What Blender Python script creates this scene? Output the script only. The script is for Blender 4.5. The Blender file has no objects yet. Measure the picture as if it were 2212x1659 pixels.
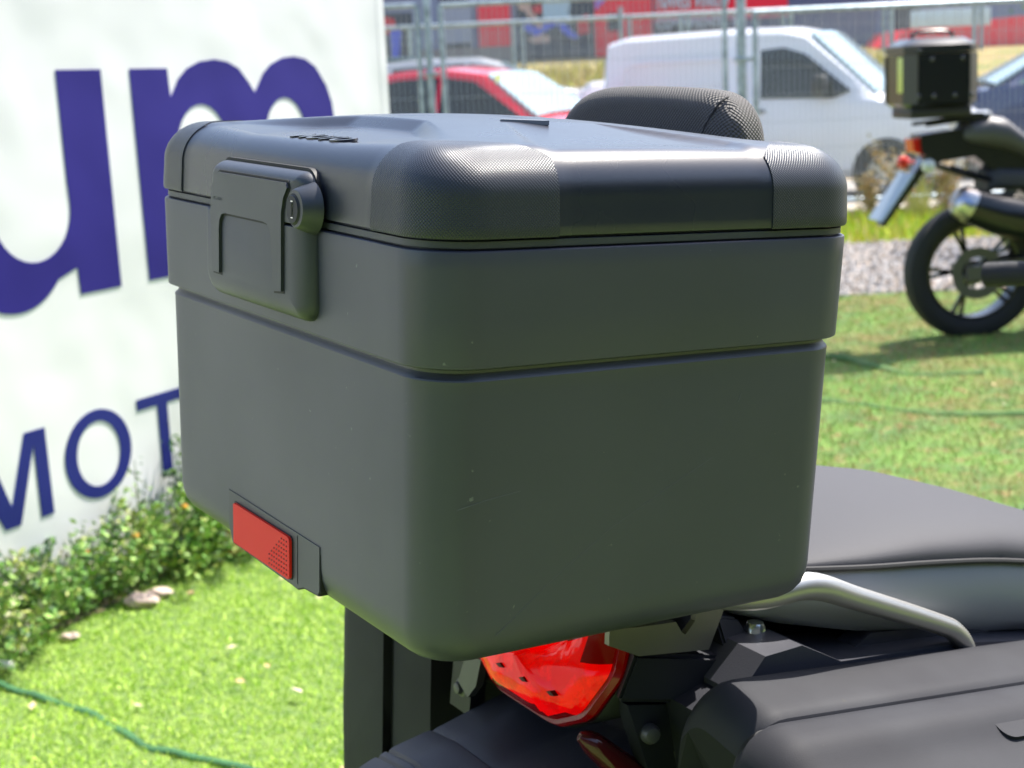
import bpy, bmesh, math, random
import numpy as np
from mathutils import Vector, Matrix, Euler
random.seed(7)
rad = math.radians
SC = bpy.context.scene
COL = SC.collection

# ---------------------------------------------------------------- camera
R = Matrix(((0.9989130572540644, -0.046612273569717665, 0.0),
            (-0.008865301673081211, -0.18998570375443635, 0.981746830295457),
            (-0.045761451829935025, -0.9806797276999221, -0.19019243203877276)))   # rows: world axes in camera (right, down, forward)
CAM_Z, FPX, CX, CY = 1.4, 3300.0, 1106.0, 829.5
cam_d = bpy.data.cameras.new("camera")
cam = bpy.data.objects.new("camera", cam_d)
COL.objects.link(cam)
SC.camera = cam
cam_d.sensor_width = 36.0
cam_d.lens = FPX / 2212.0 * 36.0
cam_d.clip_start = 0.02
cam_d.clip_end = 1500
cam_d.dof.use_dof = True
cam_d.dof.focus_distance = 1.06
cam_d.dof.aperture_fstop = 11.5
cr = Vector((R[0][0], R[1][0], R[2][0])); cd = Vector((R[0][1], R[1][1], R[2][1])); cf = Vector((R[0][2], R[1][2], R[2][2]))
mw = Matrix(((cr.x, -cd.x, -cf.x, 0), (cr.y, -cd.y, -cf.y, 0), (cr.z, -cd.z, -cf.z, CAM_Z), (0, 0, 0, 1)))
cam.matrix_world = mw

# ---------------------------------------------------------------- sky and sun
SUN_AZ, SUN_EL = rad(45), rad(58)          # azimuth clockwise from +Y
wd = bpy.data.worlds.new("World"); SC.world = wd; wd.use_nodes = True
nt = wd.node_tree
sky = nt.nodes.new("ShaderNodeTexSky"); sky.sky_type = 'NISHITA'; sky.sun_disc = False
sky.sun_elevation = SUN_EL; sky.sun_rotation = SUN_AZ
sky.air_density = 1.0; sky.dust_density = 2.0; sky.ozone_density = 1.0
bg = nt.nodes["Background"]; bg.inputs[1].default_value = 0.13
nt.links.new(sky.outputs[0], bg.inputs[0])
sun_d = bpy.data.lights.new("sun", 'SUN'); sun_d.energy = 4.2; sun_d.angle = rad(0.53); sun_d.color = (1.0, 0.95, 0.87)
sun = bpy.data.objects.new("sun", sun_d); COL.objects.link(sun)
sdir = Vector((math.sin(SUN_AZ) * math.cos(SUN_EL), math.cos(SUN_AZ) * math.cos(SUN_EL), math.sin(SUN_EL)))
sun.location = sdir * 30
sun.rotation_euler = sdir.to_track_quat('Z', 'Y').to_euler()
SC.view_settings.view_transform = 'Standard'; SC.view_settings.look = 'None'
SC.view_settings.gamma = 1.0; SC.view_settings.use_curve_mapping = False
SC.view_settings.exposure = 1.28

# ---------------------------------------------------------------- frames
def W(px, py, **k):
    """world point where the sight line through a point of the (2212 wide) photograph meets a plane x=, y= or z="""
    (ax, v), = k.items(); i = 'xyz'.index(ax)
    d = R @ Vector((px - CX, py - CY, FPX)); o = Vector((0, 0, CAM_Z))
    return o + d * ((v - o[i]) / d[i])

MB = Matrix(((0.848893456970174, -0.5237679019083156, 0.07104282964373325, -0.04554128),
             (0.5252321868414657, 0.8509558736859756, -0.0022914940693020344, 0.9131832),
             (-0.05925410212769328, 0.03925921509530017, 0.9974706338590335, 1.31189513),
             (0, 0, 0, 1)))      # frame of the top case: x forward, y left, z up, origin at its near seam corner

# ---------------------------------------------------------------- materials
def mat(name, col, rough=.5, metal=0., bump=None, var=None, spec=.5, coat=0., coat_rough=.05, coords='Object', emis=None,
        transm=0., alpha=None, sheen=0., uvbump=None, rvar=None):
    m = bpy.data.materials.new(name); m.use_nodes = True
    n = m.node_tree; b = n.nodes["Principled BSDF"]
    b.inputs["Base Color"].default_value = (*col, 1); b.inputs["Roughness"].default_value = rough
    b.inputs["Metallic"].default_value = metal; b.inputs["Specular IOR Level"].default_value = spec
    b.inputs["Coat Weight"].default_value = coat; b.inputs["Coat Roughness"].default_value = coat_rough
    b.inputs["Transmission Weight"].default_value = transm
    if sheen: b.inputs["Sheen Weight"].default_value = sheen
    if emis: b.inputs["Emission Color"].default_value = (*emis[0], 1); b.inputs["Emission Strength"].default_value = emis[1]
    tc = n.nodes.new("ShaderNodeTexCoord")
    last = None
    if bump:
        for (sc, st, dist) in bump:
            nz = n.nodes.new("ShaderNodeTexNoise"); nz.inputs["Scale"].default_value = sc; nz.inputs["Detail"].default_value = 3
            n.links.new(tc.outputs[coords], nz.inputs["Vector"])
            bp = n.nodes.new("ShaderNodeBump"); bp.inputs["Strength"].default_value = st; bp.inputs["Distance"].default_value = dist
            n.links.new(nz.outputs["Fac"], bp.inputs["Height"])
            if last: n.links.new(last.outputs[0], bp.inputs["Normal"])
            last = bp
    if uvbump:
        pitch, st, dist = uvbump
        sep = n.nodes.new("ShaderNodeSeparateXYZ"); n.links.new(tc.outputs["UV"], sep.inputs[0])
        hs = []
        for ax in (0, 1):
            mu = n.nodes.new("ShaderNodeMath"); mu.operation = 'MULTIPLY'; mu.inputs[1].default_value = 2 * math.pi / pitch
            n.links.new(sep.outputs[ax], mu.inputs[0])
            si = n.nodes.new("ShaderNodeMath"); si.operation = 'SINE'; n.links.new(mu.outputs[0], si.inputs[0]); hs.append(si)
        pr = n.nodes.new("ShaderNodeMath"); pr.operation = 'MULTIPLY'
        n.links.new(hs[0].outputs[0], pr.inputs[0]); n.links.new(hs[1].outputs[0], pr.inputs[1])
        bp = n.nodes.new("ShaderNodeBump"); bp.inputs["Strength"].default_value = st; bp.inputs["Distance"].default_value = dist
        n.links.new(pr.outputs[0], bp.inputs["Height"])
        if last: n.links.new(last.outputs[0], bp.inputs["Normal"])
        last = bp
    if last: n.links.new(last.outputs[0], b.inputs["Normal"])
    if var:
        prev = None
        base = n.nodes.new("ShaderNodeRGB"); base.outputs[0].default_value = (*col, 1); src = base.outputs[0]
        for (sc, c2, lo, hi) in var:
            nz = n.nodes.new("ShaderNodeTexNoise"); nz.inputs["Scale"].default_value = sc; nz.inputs["Detail"].default_value = 5
            n.links.new(tc.outputs[coords], nz.inputs["Vector"])
            mr = n.nodes.new("ShaderNodeMapRange"); mr.inputs[1].default_value = lo; mr.inputs[2].default_value = hi
            n.links.new(nz.outputs["Fac"], mr.inputs[0])
            mx = n.nodes.new("ShaderNodeMix"); mx.data_type = 'RGBA'
            n.links.new(mr.outputs[0], mx.inputs[0]); n.links.new(src, mx.inputs[6]); mx.inputs[7].default_value = (*c2, 1)
            src = mx.outputs[2]
        n.links.new(src, b.inputs["Base Color"])
    if rvar:
        sc, lo, hi = rvar
        nz = n.nodes.new("ShaderNodeTexNoise"); nz.inputs["Scale"].default_value = sc; nz.inputs["Detail"].default_value = 4
        n.links.new(tc.outputs[coords], nz.inputs["Vector"])
        mr = n.nodes.new("ShaderNodeMapRange"); mr.inputs[1].default_value = .3; mr.inputs[2].default_value = .7
        mr.inputs[3].default_value = lo; mr.inputs[4].default_value = hi
        n.links.new(nz.outputs["Fac"], mr.inputs[0]); n.links.new(mr.outputs[0], b.inputs["Roughness"])
    return m

PL = mat("case_plastic", (.040, .045, .060), .42, spec=.72, bump=[(1700, .25, .0004)], var=[(9, (.028, .033, .043), .45, .75)], rvar=(6, .38, .48))
PL_BODY = mat("case_body_plastic", (.052, .054, .080), .40, spec=.75, bump=[(1500, .12, .0003)], var=[(7, (.041, .044, .064), .4, .8), (150, (.15, .16, .16), .72, .76)], rvar=(5, .38, .47))
PL_LID = mat("lid_plastic", (.024, .027, .040), .27, bump=[(1400, .22, .0003)], rvar=(8, .26, .32), spec=.75)
PL_GRIP = mat("corner_guard_plastic", (.028, .032, .044), .34, uvbump=(.0023, .5, .00031))
PL_DARK = mat("seal_rubber", (.012, .012, .013), .6)
PL_BLACK = mat("black_plastic", (.016, .017, .024), .48, spec=.35, bump=[(900, .2, .0005)])
PL_FENDER = mat("fender_plastic", (.050, .051, .064), .40, bump=[(700, .3, .0005)], rvar=(14, .36, .5))
RED_MATTE = mat("red_button_plastic", (1.0, .028, .016), .5, spec=.25, bump=[(600, .1, .0003)])
RED_DOT = mat("red_recess", (.35, .004, .003), .5)
METAL = mat("galvanised_steel", (.42, .50, .56), .45, .55, var=[(14, (.20, .25, .29), .4, .7)])
SILVER = mat("satin_silver_paint", (.46, .45, .43), .38, .8, bump=[(500, .05, .0003)])
CHROME = mat("zinc_bolt", (.75, .76, .74), .2, 1.)
ALU = mat("rack_aluminium", (.21, .20, .175), .42, .5, bump=[(600, .1, .0003)])
SEATM = mat("seat_vinyl", (.055, .055, .063), .68, spec=.3, bump=[(700, .25, .0006), (12, .1, .004)])
SEATSIDE = mat("grey_green_panel", (.27, .285, .31), .38, bump=[(400, .08, .0004)])
STITCH = mat("stitching", (.03, .03, .032), .8)
MESHFAB = mat("backrest_mesh_fabric", (.115, .108, .102), .7, uvbump=(.0036, 1.0, .0010))
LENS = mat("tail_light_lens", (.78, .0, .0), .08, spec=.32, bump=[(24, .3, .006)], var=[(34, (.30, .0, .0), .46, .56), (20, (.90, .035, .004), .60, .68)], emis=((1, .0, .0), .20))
LEDM = mat("led_mark", (.05, .0, .0), .6)
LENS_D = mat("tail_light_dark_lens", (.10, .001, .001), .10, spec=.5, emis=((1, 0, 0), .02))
LENS_P = mat("tail_light_reflector", (.92, .10, .06), .2, coat=.5)
AMBER = mat("amber_edge", (.55, .24, .05), .2, coat=.4)
RUBBER = mat("tyre_rubber", (.016, .016, .018), .75, bump=[(60, .4, .004)])
BLACKP = mat("black_gloss", (.010, .010, .012), .25, coat=.3)
GREYP = mat("grey_engine_metal", (.12, .12, .125), .45, .6)
BANNER = mat("banner_vinyl", (.80, .775, .815), .5, bump=[(.9, .45, .12), (420, .25, .0008)])
NAVY = mat("navy_print", (.020, .012, .20), .55, spec=.25, bump=[(.9, .45, .12)])
NAVY2 = mat("navy_print_blue", (.014, .020, .18), .55, spec=.25, bump=[(.9, .45, .12)])

# ---------------------------------------------------------------- object helpers
def finish(bm, name, m, parent=None, frame=None, angle=32, smooth=True):
    """link a bmesh as ONE object; its coordinates are given in `frame` (a world matrix) and stored relative to its parent"""
    bmesh.ops.recalc_face_normals(bm, faces=bm.faces)
    if smooth:
        a = rad(angle)
        for f in bm.faces: f.smooth = True
        for e in bm.edges:
            if len(e.link_faces) == 2 and e.calc_face_angle(0) > a: e.smooth = False
    me = bpy.data.meshes.new(name); 
    F = frame or Matrix()
    if parent is not None:
        top = parent
        mats = [parent.matrix_basis]
        while top.parent: top = top.parent; mats.append(top.matrix_basis)
        PW = Matrix()
        for x in reversed(mats): PW = PW @ x
        bm.transform(PW.inverted() @ F)
    elif frame: bm.transform(F)
    bm.to_mesh(me); bm.free()
    for mm in (m if isinstance(m, (list, tuple)) else [m]): me.materials.append(mm)
    o = bpy.data.objects.new(name, me); COL.objects.link(o)
    if parent is not None: o.parent = parent
    return o
def tag(o, label=None, cat=None, group=None, kind=None):
    if label: o['label'] = label
    if cat: o['category'] = cat
    if group: o['group'] = group
    if kind: o['kind'] = kind
    return o
def empty(name, M, label, cat, group=None):
    o = bpy.data.objects.new(name, None); o.empty_display_size = .1; COL.objects.link(o)
    o.matrix_basis = M if isinstance(M, Matrix) else Matrix.Translation(M)
    return tag(o, label, cat, group)
def copy_tree(o, parent=None):
    c = o.copy(); COL.objects.link(c)
    if parent is not None: c.parent = parent
    for ch in list(o.children): copy_tree(ch, c)
    return c
def B(): return bmesh.new()
def loft(bm, rings, close=True, cap0=True, cap1=True, mi=0):
    vs = [[bm.verts.new(p) for p in r] for r in rings]
    n = len(rings[0])
    for a, b in zip(vs, vs[1:]):
        for i in range(n if close else n - 1):
            f = bm.faces.new((a[i], a[(i + 1) % n], b[(i + 1) % n], b[i])); f.material_index = mi
    if close and cap0: bm.faces.new(vs[0]).material_index = mi
    if close and cap1: bm.faces.new(list(reversed(vs[-1]))).material_index = mi
    return vs
def rrect(x0, y0, x1, y1, r, n=8):
    out = []
    for cx, cy, a0 in ((x0 + r, y0 + r, 180), (x1 - r, y0 + r, 270), (x1 - r, y1 - r, 0), (x0 + r, y1 - r, 90)):
        for k in range(n + 1):
            a = rad(a0 + 90 * k / n); out.append((cx + r * math.cos(a), cy + r * math.sin(a)))
    return out
def tube(bm, pts, r, seg=12, caps=True, sub=0):
    pts = [Vector(p) for p in pts]
    if sub:
        P = [pts[0]] + pts + [pts[-1]]; q = []
        for i in range(1, len(P) - 2):
            for k in range(sub):
                t = k / sub; a, b, c, d = P[i - 1], P[i], P[i + 1], P[i + 2]
                q.append(.5 * ((2 * b) + (c - a) * t + (2 * a - 5 * b + 4 * c - d) * t * t + (3 * b - a - 3 * c + d) * t ** 3))
        q.append(pts[-1]); 
        if isinstance(r, (list, tuple)):
            r = [r[min(int(i / sub), len(r) - 2)] * (1 - (i / sub - min(int(i / sub), len(r) - 2))) + r[min(int(i / sub), len(r) - 2) + 1] * (i / sub - min(int(i / sub), len(r) - 2)) for i in range(len(q))]
        pts = q
    rings = []; up = None
    for i, p in enumerate(pts):
        t = (pts[min(i + 1, len(pts) - 1)] - pts[max(i - 1, 0)]).normalized()
        if up is None: up = t.orthogonal().normalized()
        up = (up - t * up.dot(t)).normalized(); s = t.cross(up)
        rr = r[i] if isinstance(r, (list, tuple)) else r
        rings.append([p + (up * math.cos(2 * math.pi * k / seg) + s * math.sin(2 * math.pi * k / seg)) * rr for k in range(seg)])
    loft(bm, rings, True, caps, caps)
def bar(bm, a, b, w, h=None, up=Vector((0, 0, 1))):
    a, b = Vector(a), Vector(b); t = (b - a).normalized(); h = h or w
    s = t.cross(up); s = (s if s.length > 1e-4 else t.orthogonal()).normalized(); u = s.cross(t)
    loft(bm, [[p + s * x * w / 2 + u * y * h / 2 for x, y in ((-1, -1), (1, -1), (1, 1), (-1, 1))] for p in (a, b)])
def box(bm, x0, y0, z0, x1, y1, z1, bev=0, seg=2):
    nb = bmesh.new(); bmesh.ops.create_cube(nb, size=1)
    for v in nb.verts: v.co = Vector((x0 + (v.co.x + .5) * (x1 - x0), y0 + (v.co.y + .5) * (y1 - y0), z0 + (v.co.z + .5) * (z1 - z0)))
    if bev: bmesh.ops.bevel(nb, geom=list(nb.edges), offset=bev, segments=seg, affect='EDGES', profile=.5)
    merge(bm, nb)
def merge(bm, nb, M=None, mi=None):
    if M is not None: nb.transform(M)
    mp = {v: bm.verts.new(v.co) for v in nb.verts}
    for f in nb.faces:
        try:
            g = bm.faces.new([mp[v] for v in f.verts]); g.material_index = f.material_index if mi is None else mi
        except ValueError: pass
    nb.free()
def prism(bm, pts, ax, a0, a1, bev=0, seg=2, mi=0):
    """polygon given in the two other axes, pushed along axis ax from a0 to a1"""
    nb = bmesh.new()
    def P(u, v, w):
        return {'x': (w, u, v), 'y': (u, w, v), 'z': (u, v, w)}[ax]
    loft(nb, [[P(u, v, a0) for u, v in pts], [P(u, v, a1) for u, v in pts]])
    if bev:
        bmesh.ops.bevel(nb, geom=[e for e in nb.edges if e.calc_face_angle(0) > .3], offset=bev, segments=seg, affect='EDGES', profile=.5)
    merge(bm, nb, mi=mi)
def lathe(bm, prof, M, seg=28):
    """profile (r, h) turned about local z, placed by M"""
    nb = bmesh.new()
    rings = [[(r * math.cos(2 * math.pi * k / seg), r * math.sin(2 * math.pi * k / seg), h) for k in range(seg)] for r, h in prof]
    loft(nb, rings, True, prof[0][0] > 1e-5, prof[-1][0] > 1e-5)
    bmesh.ops.remove_doubles(nb, verts=nb.verts, dist=1e-5)
    merge(bm, nb, M)
def ring(bm, prof, M, seg=48):
    """closed profile (r, h) swept round local z"""
    nb = bmesh.new()
    vs = [[nb.verts.new((r * math.cos(2 * math.pi * k / seg), r * math.sin(2 * math.pi * k / seg), h)) for r, h in prof] for k in range(seg)]
    for k in range(seg):
        a, b = vs[k], vs[(k + 1) % seg]
        for i in range(len(prof)):
            nb.faces.new((a[i], a[(i + 1) % len(prof)], b[(i + 1) % len(prof)], b[i]))
    merge(bm, nb, M)
def ori(p, z, x=None):
    z = Vector(z).normalized(); x = Vector(x) if x else z.orthogonal(); x = (x - z * x.dot(z)).normalized(); y = z.cross(x)
    return Matrix(((x.x, y.x, z.x, p[0]), (x.y, y.y, z.y, p[1]), (x.z, y.z, z.z, p[2]), (0, 0, 0, 1)))
def text_bm(s, size, extr, spacing=1.0, bold=0.):
    c = bpy.data.curves.new("t", 'FONT'); c.body = s; c.size = size; c.extrude = extr; c.space_character = spacing; c.offset = bold; c.resolution_u = 3
    o = bpy.data.objects.new("t", c); COL.objects.link(o)
    dg = bpy.context.evaluated_depsgraph_get(); me = o.evaluated_get(dg).to_mesh()
    bm = bmesh.new(); bm.from_mesh(me); o.evaluated_get(dg).to_mesh_clear()
    bpy.data.objects.remove(o); bpy.data.curves.remove(c)
    return bm
def shape_bm(loops, extr):
    """flat shape with holes: loops of (x, y)"""
    c = bpy.data.curves.new("s", 'CURVE'); c.dimensions = '2D'; c.fill_mode = 'BOTH'; c.extrude = extr
    for lp in loops:
        sp = c.splines.new('POLY'); sp.points.add(len(lp) - 1); sp.use_cyclic_u = True
        for p, q in zip(sp.points, lp): p.co = (q[0], q[1], 0, 1)
    o = bpy.data.objects.new("s", c); COL.objects.link(o)
    dg = bpy.context.evaluated_depsgraph_get(); me = o.evaluated_get(dg).to_mesh()
    bm = bmesh.new(); bm.from_mesh(me); o.evaluated_get(dg).to_mesh_clear()
    bpy.data.objects.remove(o); bpy.data.curves.remove(c)
    return bm
def arc(cx, cy, rx, ry, a0, a1, n=14):
    return [(cx + rx * math.cos(rad(a0 + (a1 - a0) * k / n)), cy + ry * math.sin(rad(a0 + (a1 - a0) * k / n))) for k in range(n + 1)]
def scatter_leaves(bm, pts, size, up=.3, mis=(0,)):
    for p in pts:
        d = Vector((random.gauss(0, 1), random.gauss(0, 1), random.gauss(up, .6))).normalized()
        s = d.orthogonal().normalized(); s = (Matrix.Rotation(random.random() * 6.28, 3, d) @ s)
        L = size * random.uniform(.6, 1.3); w = L * .42
        v = [bm.verts.new(Vector(p)), bm.verts.new(Vector(p) + d * L * .5 + s * w * .5), bm.verts.new(Vector(p) + d * L), bm.verts.new(Vector(p) + d * L * .5 - s * w * .5)]
        bm.faces.new(v).material_index = random.choice(mis)

# ================================================================ THE SETTING
def terrain_z(x, y):
    t = max(0., y - 20.5)
    z = 1.75 * min(t / 13.5, 1.0)
    if y > 36: z += .35 * min((y - 36) / 6, 1)
    return z
TURF = mat("artificial_turf", (.30, .47, .035), .85, sheen=.2, coords='Object',
           var=[(2.2, (.17, .34, .03), .45, .75), (22, (.12, .26, .02), .44, .66), (75, (.10, .23, .02), .46, .62), (260, (.36, .52, .06), .52, .66)],
           bump=[(240, .9, .02), (30, .4, .02)])
TURF_OLD = mat("worn_turf", (.17, .33, .045), .85, var=[(1.1, (.30, .19, .07), .46, .62), (4.5, (.11, .23, .05), .45, .62), (14, (.36, .24, .09), .56, .66), (50, (.14, .15, .06), .52, .72), (240, (.22, .36, .09), .55, .72)],
               bump=[(200, .9, .02), (9, .5, .05)])
TURF_EDGE = mat("turf_edge", (.035, .13, .05), .9, bump=[(200, .9, .01)], var=[(9, (.06, .20, .07), .4, .7)])
GRAVEL = mat("gravel", (.33, .28, .24), .9, var=[(25, (.24, .19, .15), .45, .6), (60, (.60, .54, .48), .52, .62)], bump=[(40, 1, .05)])
ASPH = mat("pale_asphalt", (.27, .25, .23), .85, var=[(4, (.22, .21, .20), .4, .7), (80, (.34, .32, .29), .5, .7)], bump=[(120, .5, .01)])
CONC = mat("concrete", (.50, .44, .36), .85, var=[(6, (.38, .34, .29), .45, .7)], bump=[(60, .4, .01)])
DRY = mat("dry_ground", (.42, .31, .12), .9, var=[(1.5, (.20, .24, .05), .48, .62), (12, (.50, .38, .17), .5, .7)], bump=[(20, 1, .1)])
EARTH = mat("earth", (.12, .085, .06), .95, var=[(20, (.25, .18, .12), .5, .65)], bump=[(40, 1, .03)])

def sheet(name, x0, x1, ys, m, off=0., nx=40, fn=None):
    bm = B()
    rows = [[bm.verts.new((x0 + (x1 - x0) * i / nx, y, (terrain_z(0, y) if y > 0 else 0) + off + (fn(x0 + (x1 - x0) * i / nx, y) if fn else 0))) for i in range(nx + 1)] for y in ys]
    for a, b in zip(rows, rows[1:]):
        for i in range(nx): bm.faces.new((a[i], a[i + 1], b[i + 1], b[i]))
    o = finish(bm, name, m); return tag(o, kind='structure')
sheet('ground', -300, 300, [-40, 0, 10, 20.5, 25, 30, 34, 36, 42, 60, 300], DRY, -.012, 6)
sheet('turf', -9, .72, [-6 + .25 * i for i in range(65)], TURF, 0, 60, lambda x, y: .006 * math.sin(3.1 * x + 1.3 * y) + .004 * math.sin(7 * x - 5 * y))
def worn_fn(x, y):
    return .006 + .010 * math.sin(2.3 * x + 1.1 * y) * math.sin(1.7 * y) + .006 * math.sin(5 * x - 3 * y)
sheet('worn_turf', .72, 12, [-6 + .2 * i for i in range(79)], TURF_OLD, 0, 60, worn_fn)
sheet('gravel_strip', -12, 16, [9.65, 10.5, 11.5, 12.6], GRAVEL, .012, 8)
sheet('road', -60, 60, [16.0, 17, 20.4], ASPH, .0, 8)
def pile(name, n, x0, x1, y0, y1, m, label, fn, h=.012):
    rs = np.random.RandomState(5); x = rs.uniform(x0, x1, n); y = rs.uniform(y0, y1, n); a = rs.uniform(0, 6.28, n); hh = h * rs.uniform(.5, 1.4, n); w = .0022
    z = np.array([fn(p, q) for p, q in zip(x, y)]) - .002; lx = rs.normal(0, .5, n) * hh; ly = rs.normal(0, .5, n) * hh
    v = np.empty((n, 3, 3)); v[:, 0] = np.c_[x - np.cos(a) * w, y - np.sin(a) * w, z]; v[:, 1] = np.c_[x + np.cos(a) * w, y + np.sin(a) * w, z]; v[:, 2] = np.c_[x + lx, y + ly, z + hh]
    me = bpy.data.meshes.new(name); me.from_pydata(v.reshape(-1, 3).tolist(), [], np.arange(n * 3).reshape(-1, 3).tolist())
    for q in m: me.materials.append(q)
    me.polygons.foreach_set("material_index", rs.choice(len(m), n).astype(np.int32))
    o = bpy.data.objects.new(name, me); COL.objects.link(o); return tag(o, label, 'turf pile', kind='stuff')
PILE = [mat("pile_green", (.46, .68, .07), .6), mat("pile_bright", (.64, .80, .14), .6), mat("pile_dark", (.30, .52, .04), .7)]
PILEO = [mat("old_pile_green", (.30, .50, .07), .6), mat("old_pile_light", (.36, .56, .10), .6), mat("old_pile_dark", (.16, .31, .05), .7), mat("old_pile_brown", (.36, .22, .08), .7), mat("old_pile_rust", (.44, .26, .10), .7), mat("old_pile_pale", (.30, .36, .12), .7)]
pile('turf_pile', 230000, -2.6, .70, 2.4, 5.9, PILE, 'short fibres of the bright turf beside the banner', lambda x, y: .006 * math.sin(3.1 * x + 1.3 * y) + .004 * math.sin(7 * x - 5 * y))
pile('worn_turf_pile', 125000, .75, 5.2, 3.5, 9.6, PILEO, 'matted fibres of the worn turf under the black motorcycle', worn_fn, .02)
TURF_EDGE2 = mat("old_turf_edge", (.06, .15, .03), .9, bump=[(200, .9, .01)], var=[(9, (.12, .20, .06), .4, .7)])
def edge_line(pts, rr_=.011, em=TURF_EDGE):
    bm = B(); tube(bm, [Vector((p[0], p[1], .006)) for p in pts], rr_, 8, sub=10)
    for v in bm.verts: v.co.z = .010 + (v.co.z - .010) * .55 + .003 * math.sin(v.co.x * 47); v.co.y += .004 * math.sin(v.co.x * 23) + .003 * math.sin(v.co.x * 61)
    return tag(finish(bm, 'turf_edge', em), kind='structure')
edge_line([W(x, y, z=0) for x, y in ((-120, 1462), (40, 1497), (200, 1552), (330, 1622), (470, 1652), (640, 1690), (900, 1740))])
for pts, dz in ((((1500, 790), (1760, 770), (1830, 775), (1900, 795), (1980, 812), (2120, 806)), 0), (((1500, 850), (1740, 866), (1830, 873), (1960, 892), (2070, 897), (2300, 893)), 0)):
    edge_line([W(x, y, z=.01) for x, y in pts], .034, TURF_EDGE2)

def pebbles(n):
    rs = np.random.RandomState(9); x = rs.uniform(-1, 7.5, n); y = rs.uniform(9.6, 12.6, n); r = rs.uniform(.008, .026, n); a = rs.uniform(0, 6.28, n)
    v = np.empty((n, 5, 3)); 
    for k in range(4): v[:, k] = np.c_[x + r * np.cos(a + k * 1.57) * rs.uniform(.7, 1.3, n), y + r * np.sin(a + k * 1.57), np.full(n, .010)]
    v[:, 4] = np.c_[x + r * .3 * np.cos(a), y, .014 + r * .9]
    f = (np.arange(n)[:, None, None] * 5 + np.array([[0, 1, 4], [1, 2, 4], [2, 3, 4], [3, 0, 4]])[None]).reshape(-1, 3)
    me = bpy.data.meshes.new('pebbles'); me.from_pydata(v.reshape(-1, 3).tolist(), [], f.tolist())
    for m_ in (mat("pebble_grey", (.40, .38, .36), .85), mat("pebble_tan", (.52, .42, .33), .85), mat("pebble_pale", (.68, .63, .58), .85), mat("pebble_dark", (.16, .14, .12), .85)): me.materials.append(m_)
    me.polygons.foreach_set("material_index", np.repeat(rs.choice(4, n), 4).astype(np.int32))
    o = bpy.data.objects.new('pebbles', me); COL.objects.link(o); tag(o, 'loose grey and tan gravel stones in the strip behind the turf', 'gravel', kind='stuff')
pebbles(26000)

# kerb under the site fence
bm = B(); box(bm, -14, 15.0, -.15, 16, 15.75, .075, .012)
tag(finish(bm, 'kerb', CONC), 'pale concrete kerb running under the mesh fence', 'kerb', kind='structure')

# grass beds
GR_Y = [mat("grass_yellow_green", (.55, .60, .04), .7), mat("grass_bright", (.36, .56, .04), .7), mat("grass_straw", (.50, .42, .16), .8)]
def blades(bm, n, x0, x1, y0, y1, h, zf, mis=(0, 0, 1, 1, 2), w=.006):
    for _ in range(n):
        x, y = random.uniform(x0, x1), random.uniform(y0, y1); z = zf(x, y); a = random.random() * 6.28; hh = h * random.uniform(.5, 1.2)
        l = Vector((random.gauss(0, .3), random.gauss(0, .3), 1)) * hh
        s = Vector((math.cos(a), math.sin(a), 0)) * w
        p = Vector((x, y, z)); bm.faces.new([bm.verts.new(q) for q in (p - s, p + s, p + l * .6 + s * .6, p + l)]).material_index = random.choice(mis)
bm = B(); blades(bm, 15000, -7, 8, 12.5, 14.98, .13, lambda x, y: 0, w=.011)
tag(finish(bm, 'verge_grass', GR_Y, smooth=False), 'bright yellow green grass strip between gravel and kerb', 'grass', kind='stuff')
bm = B(); blades(bm, 9000, -9, 9, 26, 33.5, .28, lambda x, y: terrain_z(x, y) - .02, (2, 2, 2, 0), w=.03)
tag(finish(bm, 'bank_grass', GR_Y, smooth=False), 'dry straw coloured grass on the bank beyond the road', 'grass', kind='stuff')

# ================================================================ BANNER
TH = rad(27)
BU = Vector((math.sin(TH), math.cos(TH), 0)); BN = Vector((math.cos(TH), -math.sin(TH), 0))
P0 = W(0, 1370, z=0)
BF = Matrix(((BU.x, 0, BN.x, P0.x), (BU.y, 0, BN.y, P0.y), (0, 1, 0, P0.z), (0, 0, 0, 1)))   # s along, z up, n towards the camera
ban = empty('banner', Matrix.Translation(P0 + BU * 1), 'white vinyl banner with big navy letters beside the top case', 'banner')
bm = B(); box(bm, -3.2, .03, -.004, 2.222, 2.25, 0, 0)
finish(bm, 'sheet', BANNER, ban, BF)
def letter(loops, m):
    b = shape_bm(loops, .0008); bmesh.ops.translate(b, verts=b.verts, vec=(0, 0, .0016)); return finish(b, 'letter', m, ban, BF, smooth=False)
xh, bl = 1.507, .874
# u
letter([[(.43, xh), (.615, xh), (.618, bl), (.444, bl), (.44, .952)] + arc(.20, 1.10, .225, .245, -38, -90, 8)[1:] + arc(.20, 1.12, .245, .265, -90, -180, 14) +
        [(-.045, xh), (.135, xh)] + arc(.285, 1.135, .150, .150, 180, 360, 18)[0:] + [(.432, 1.2)]], NAVY)
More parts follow.
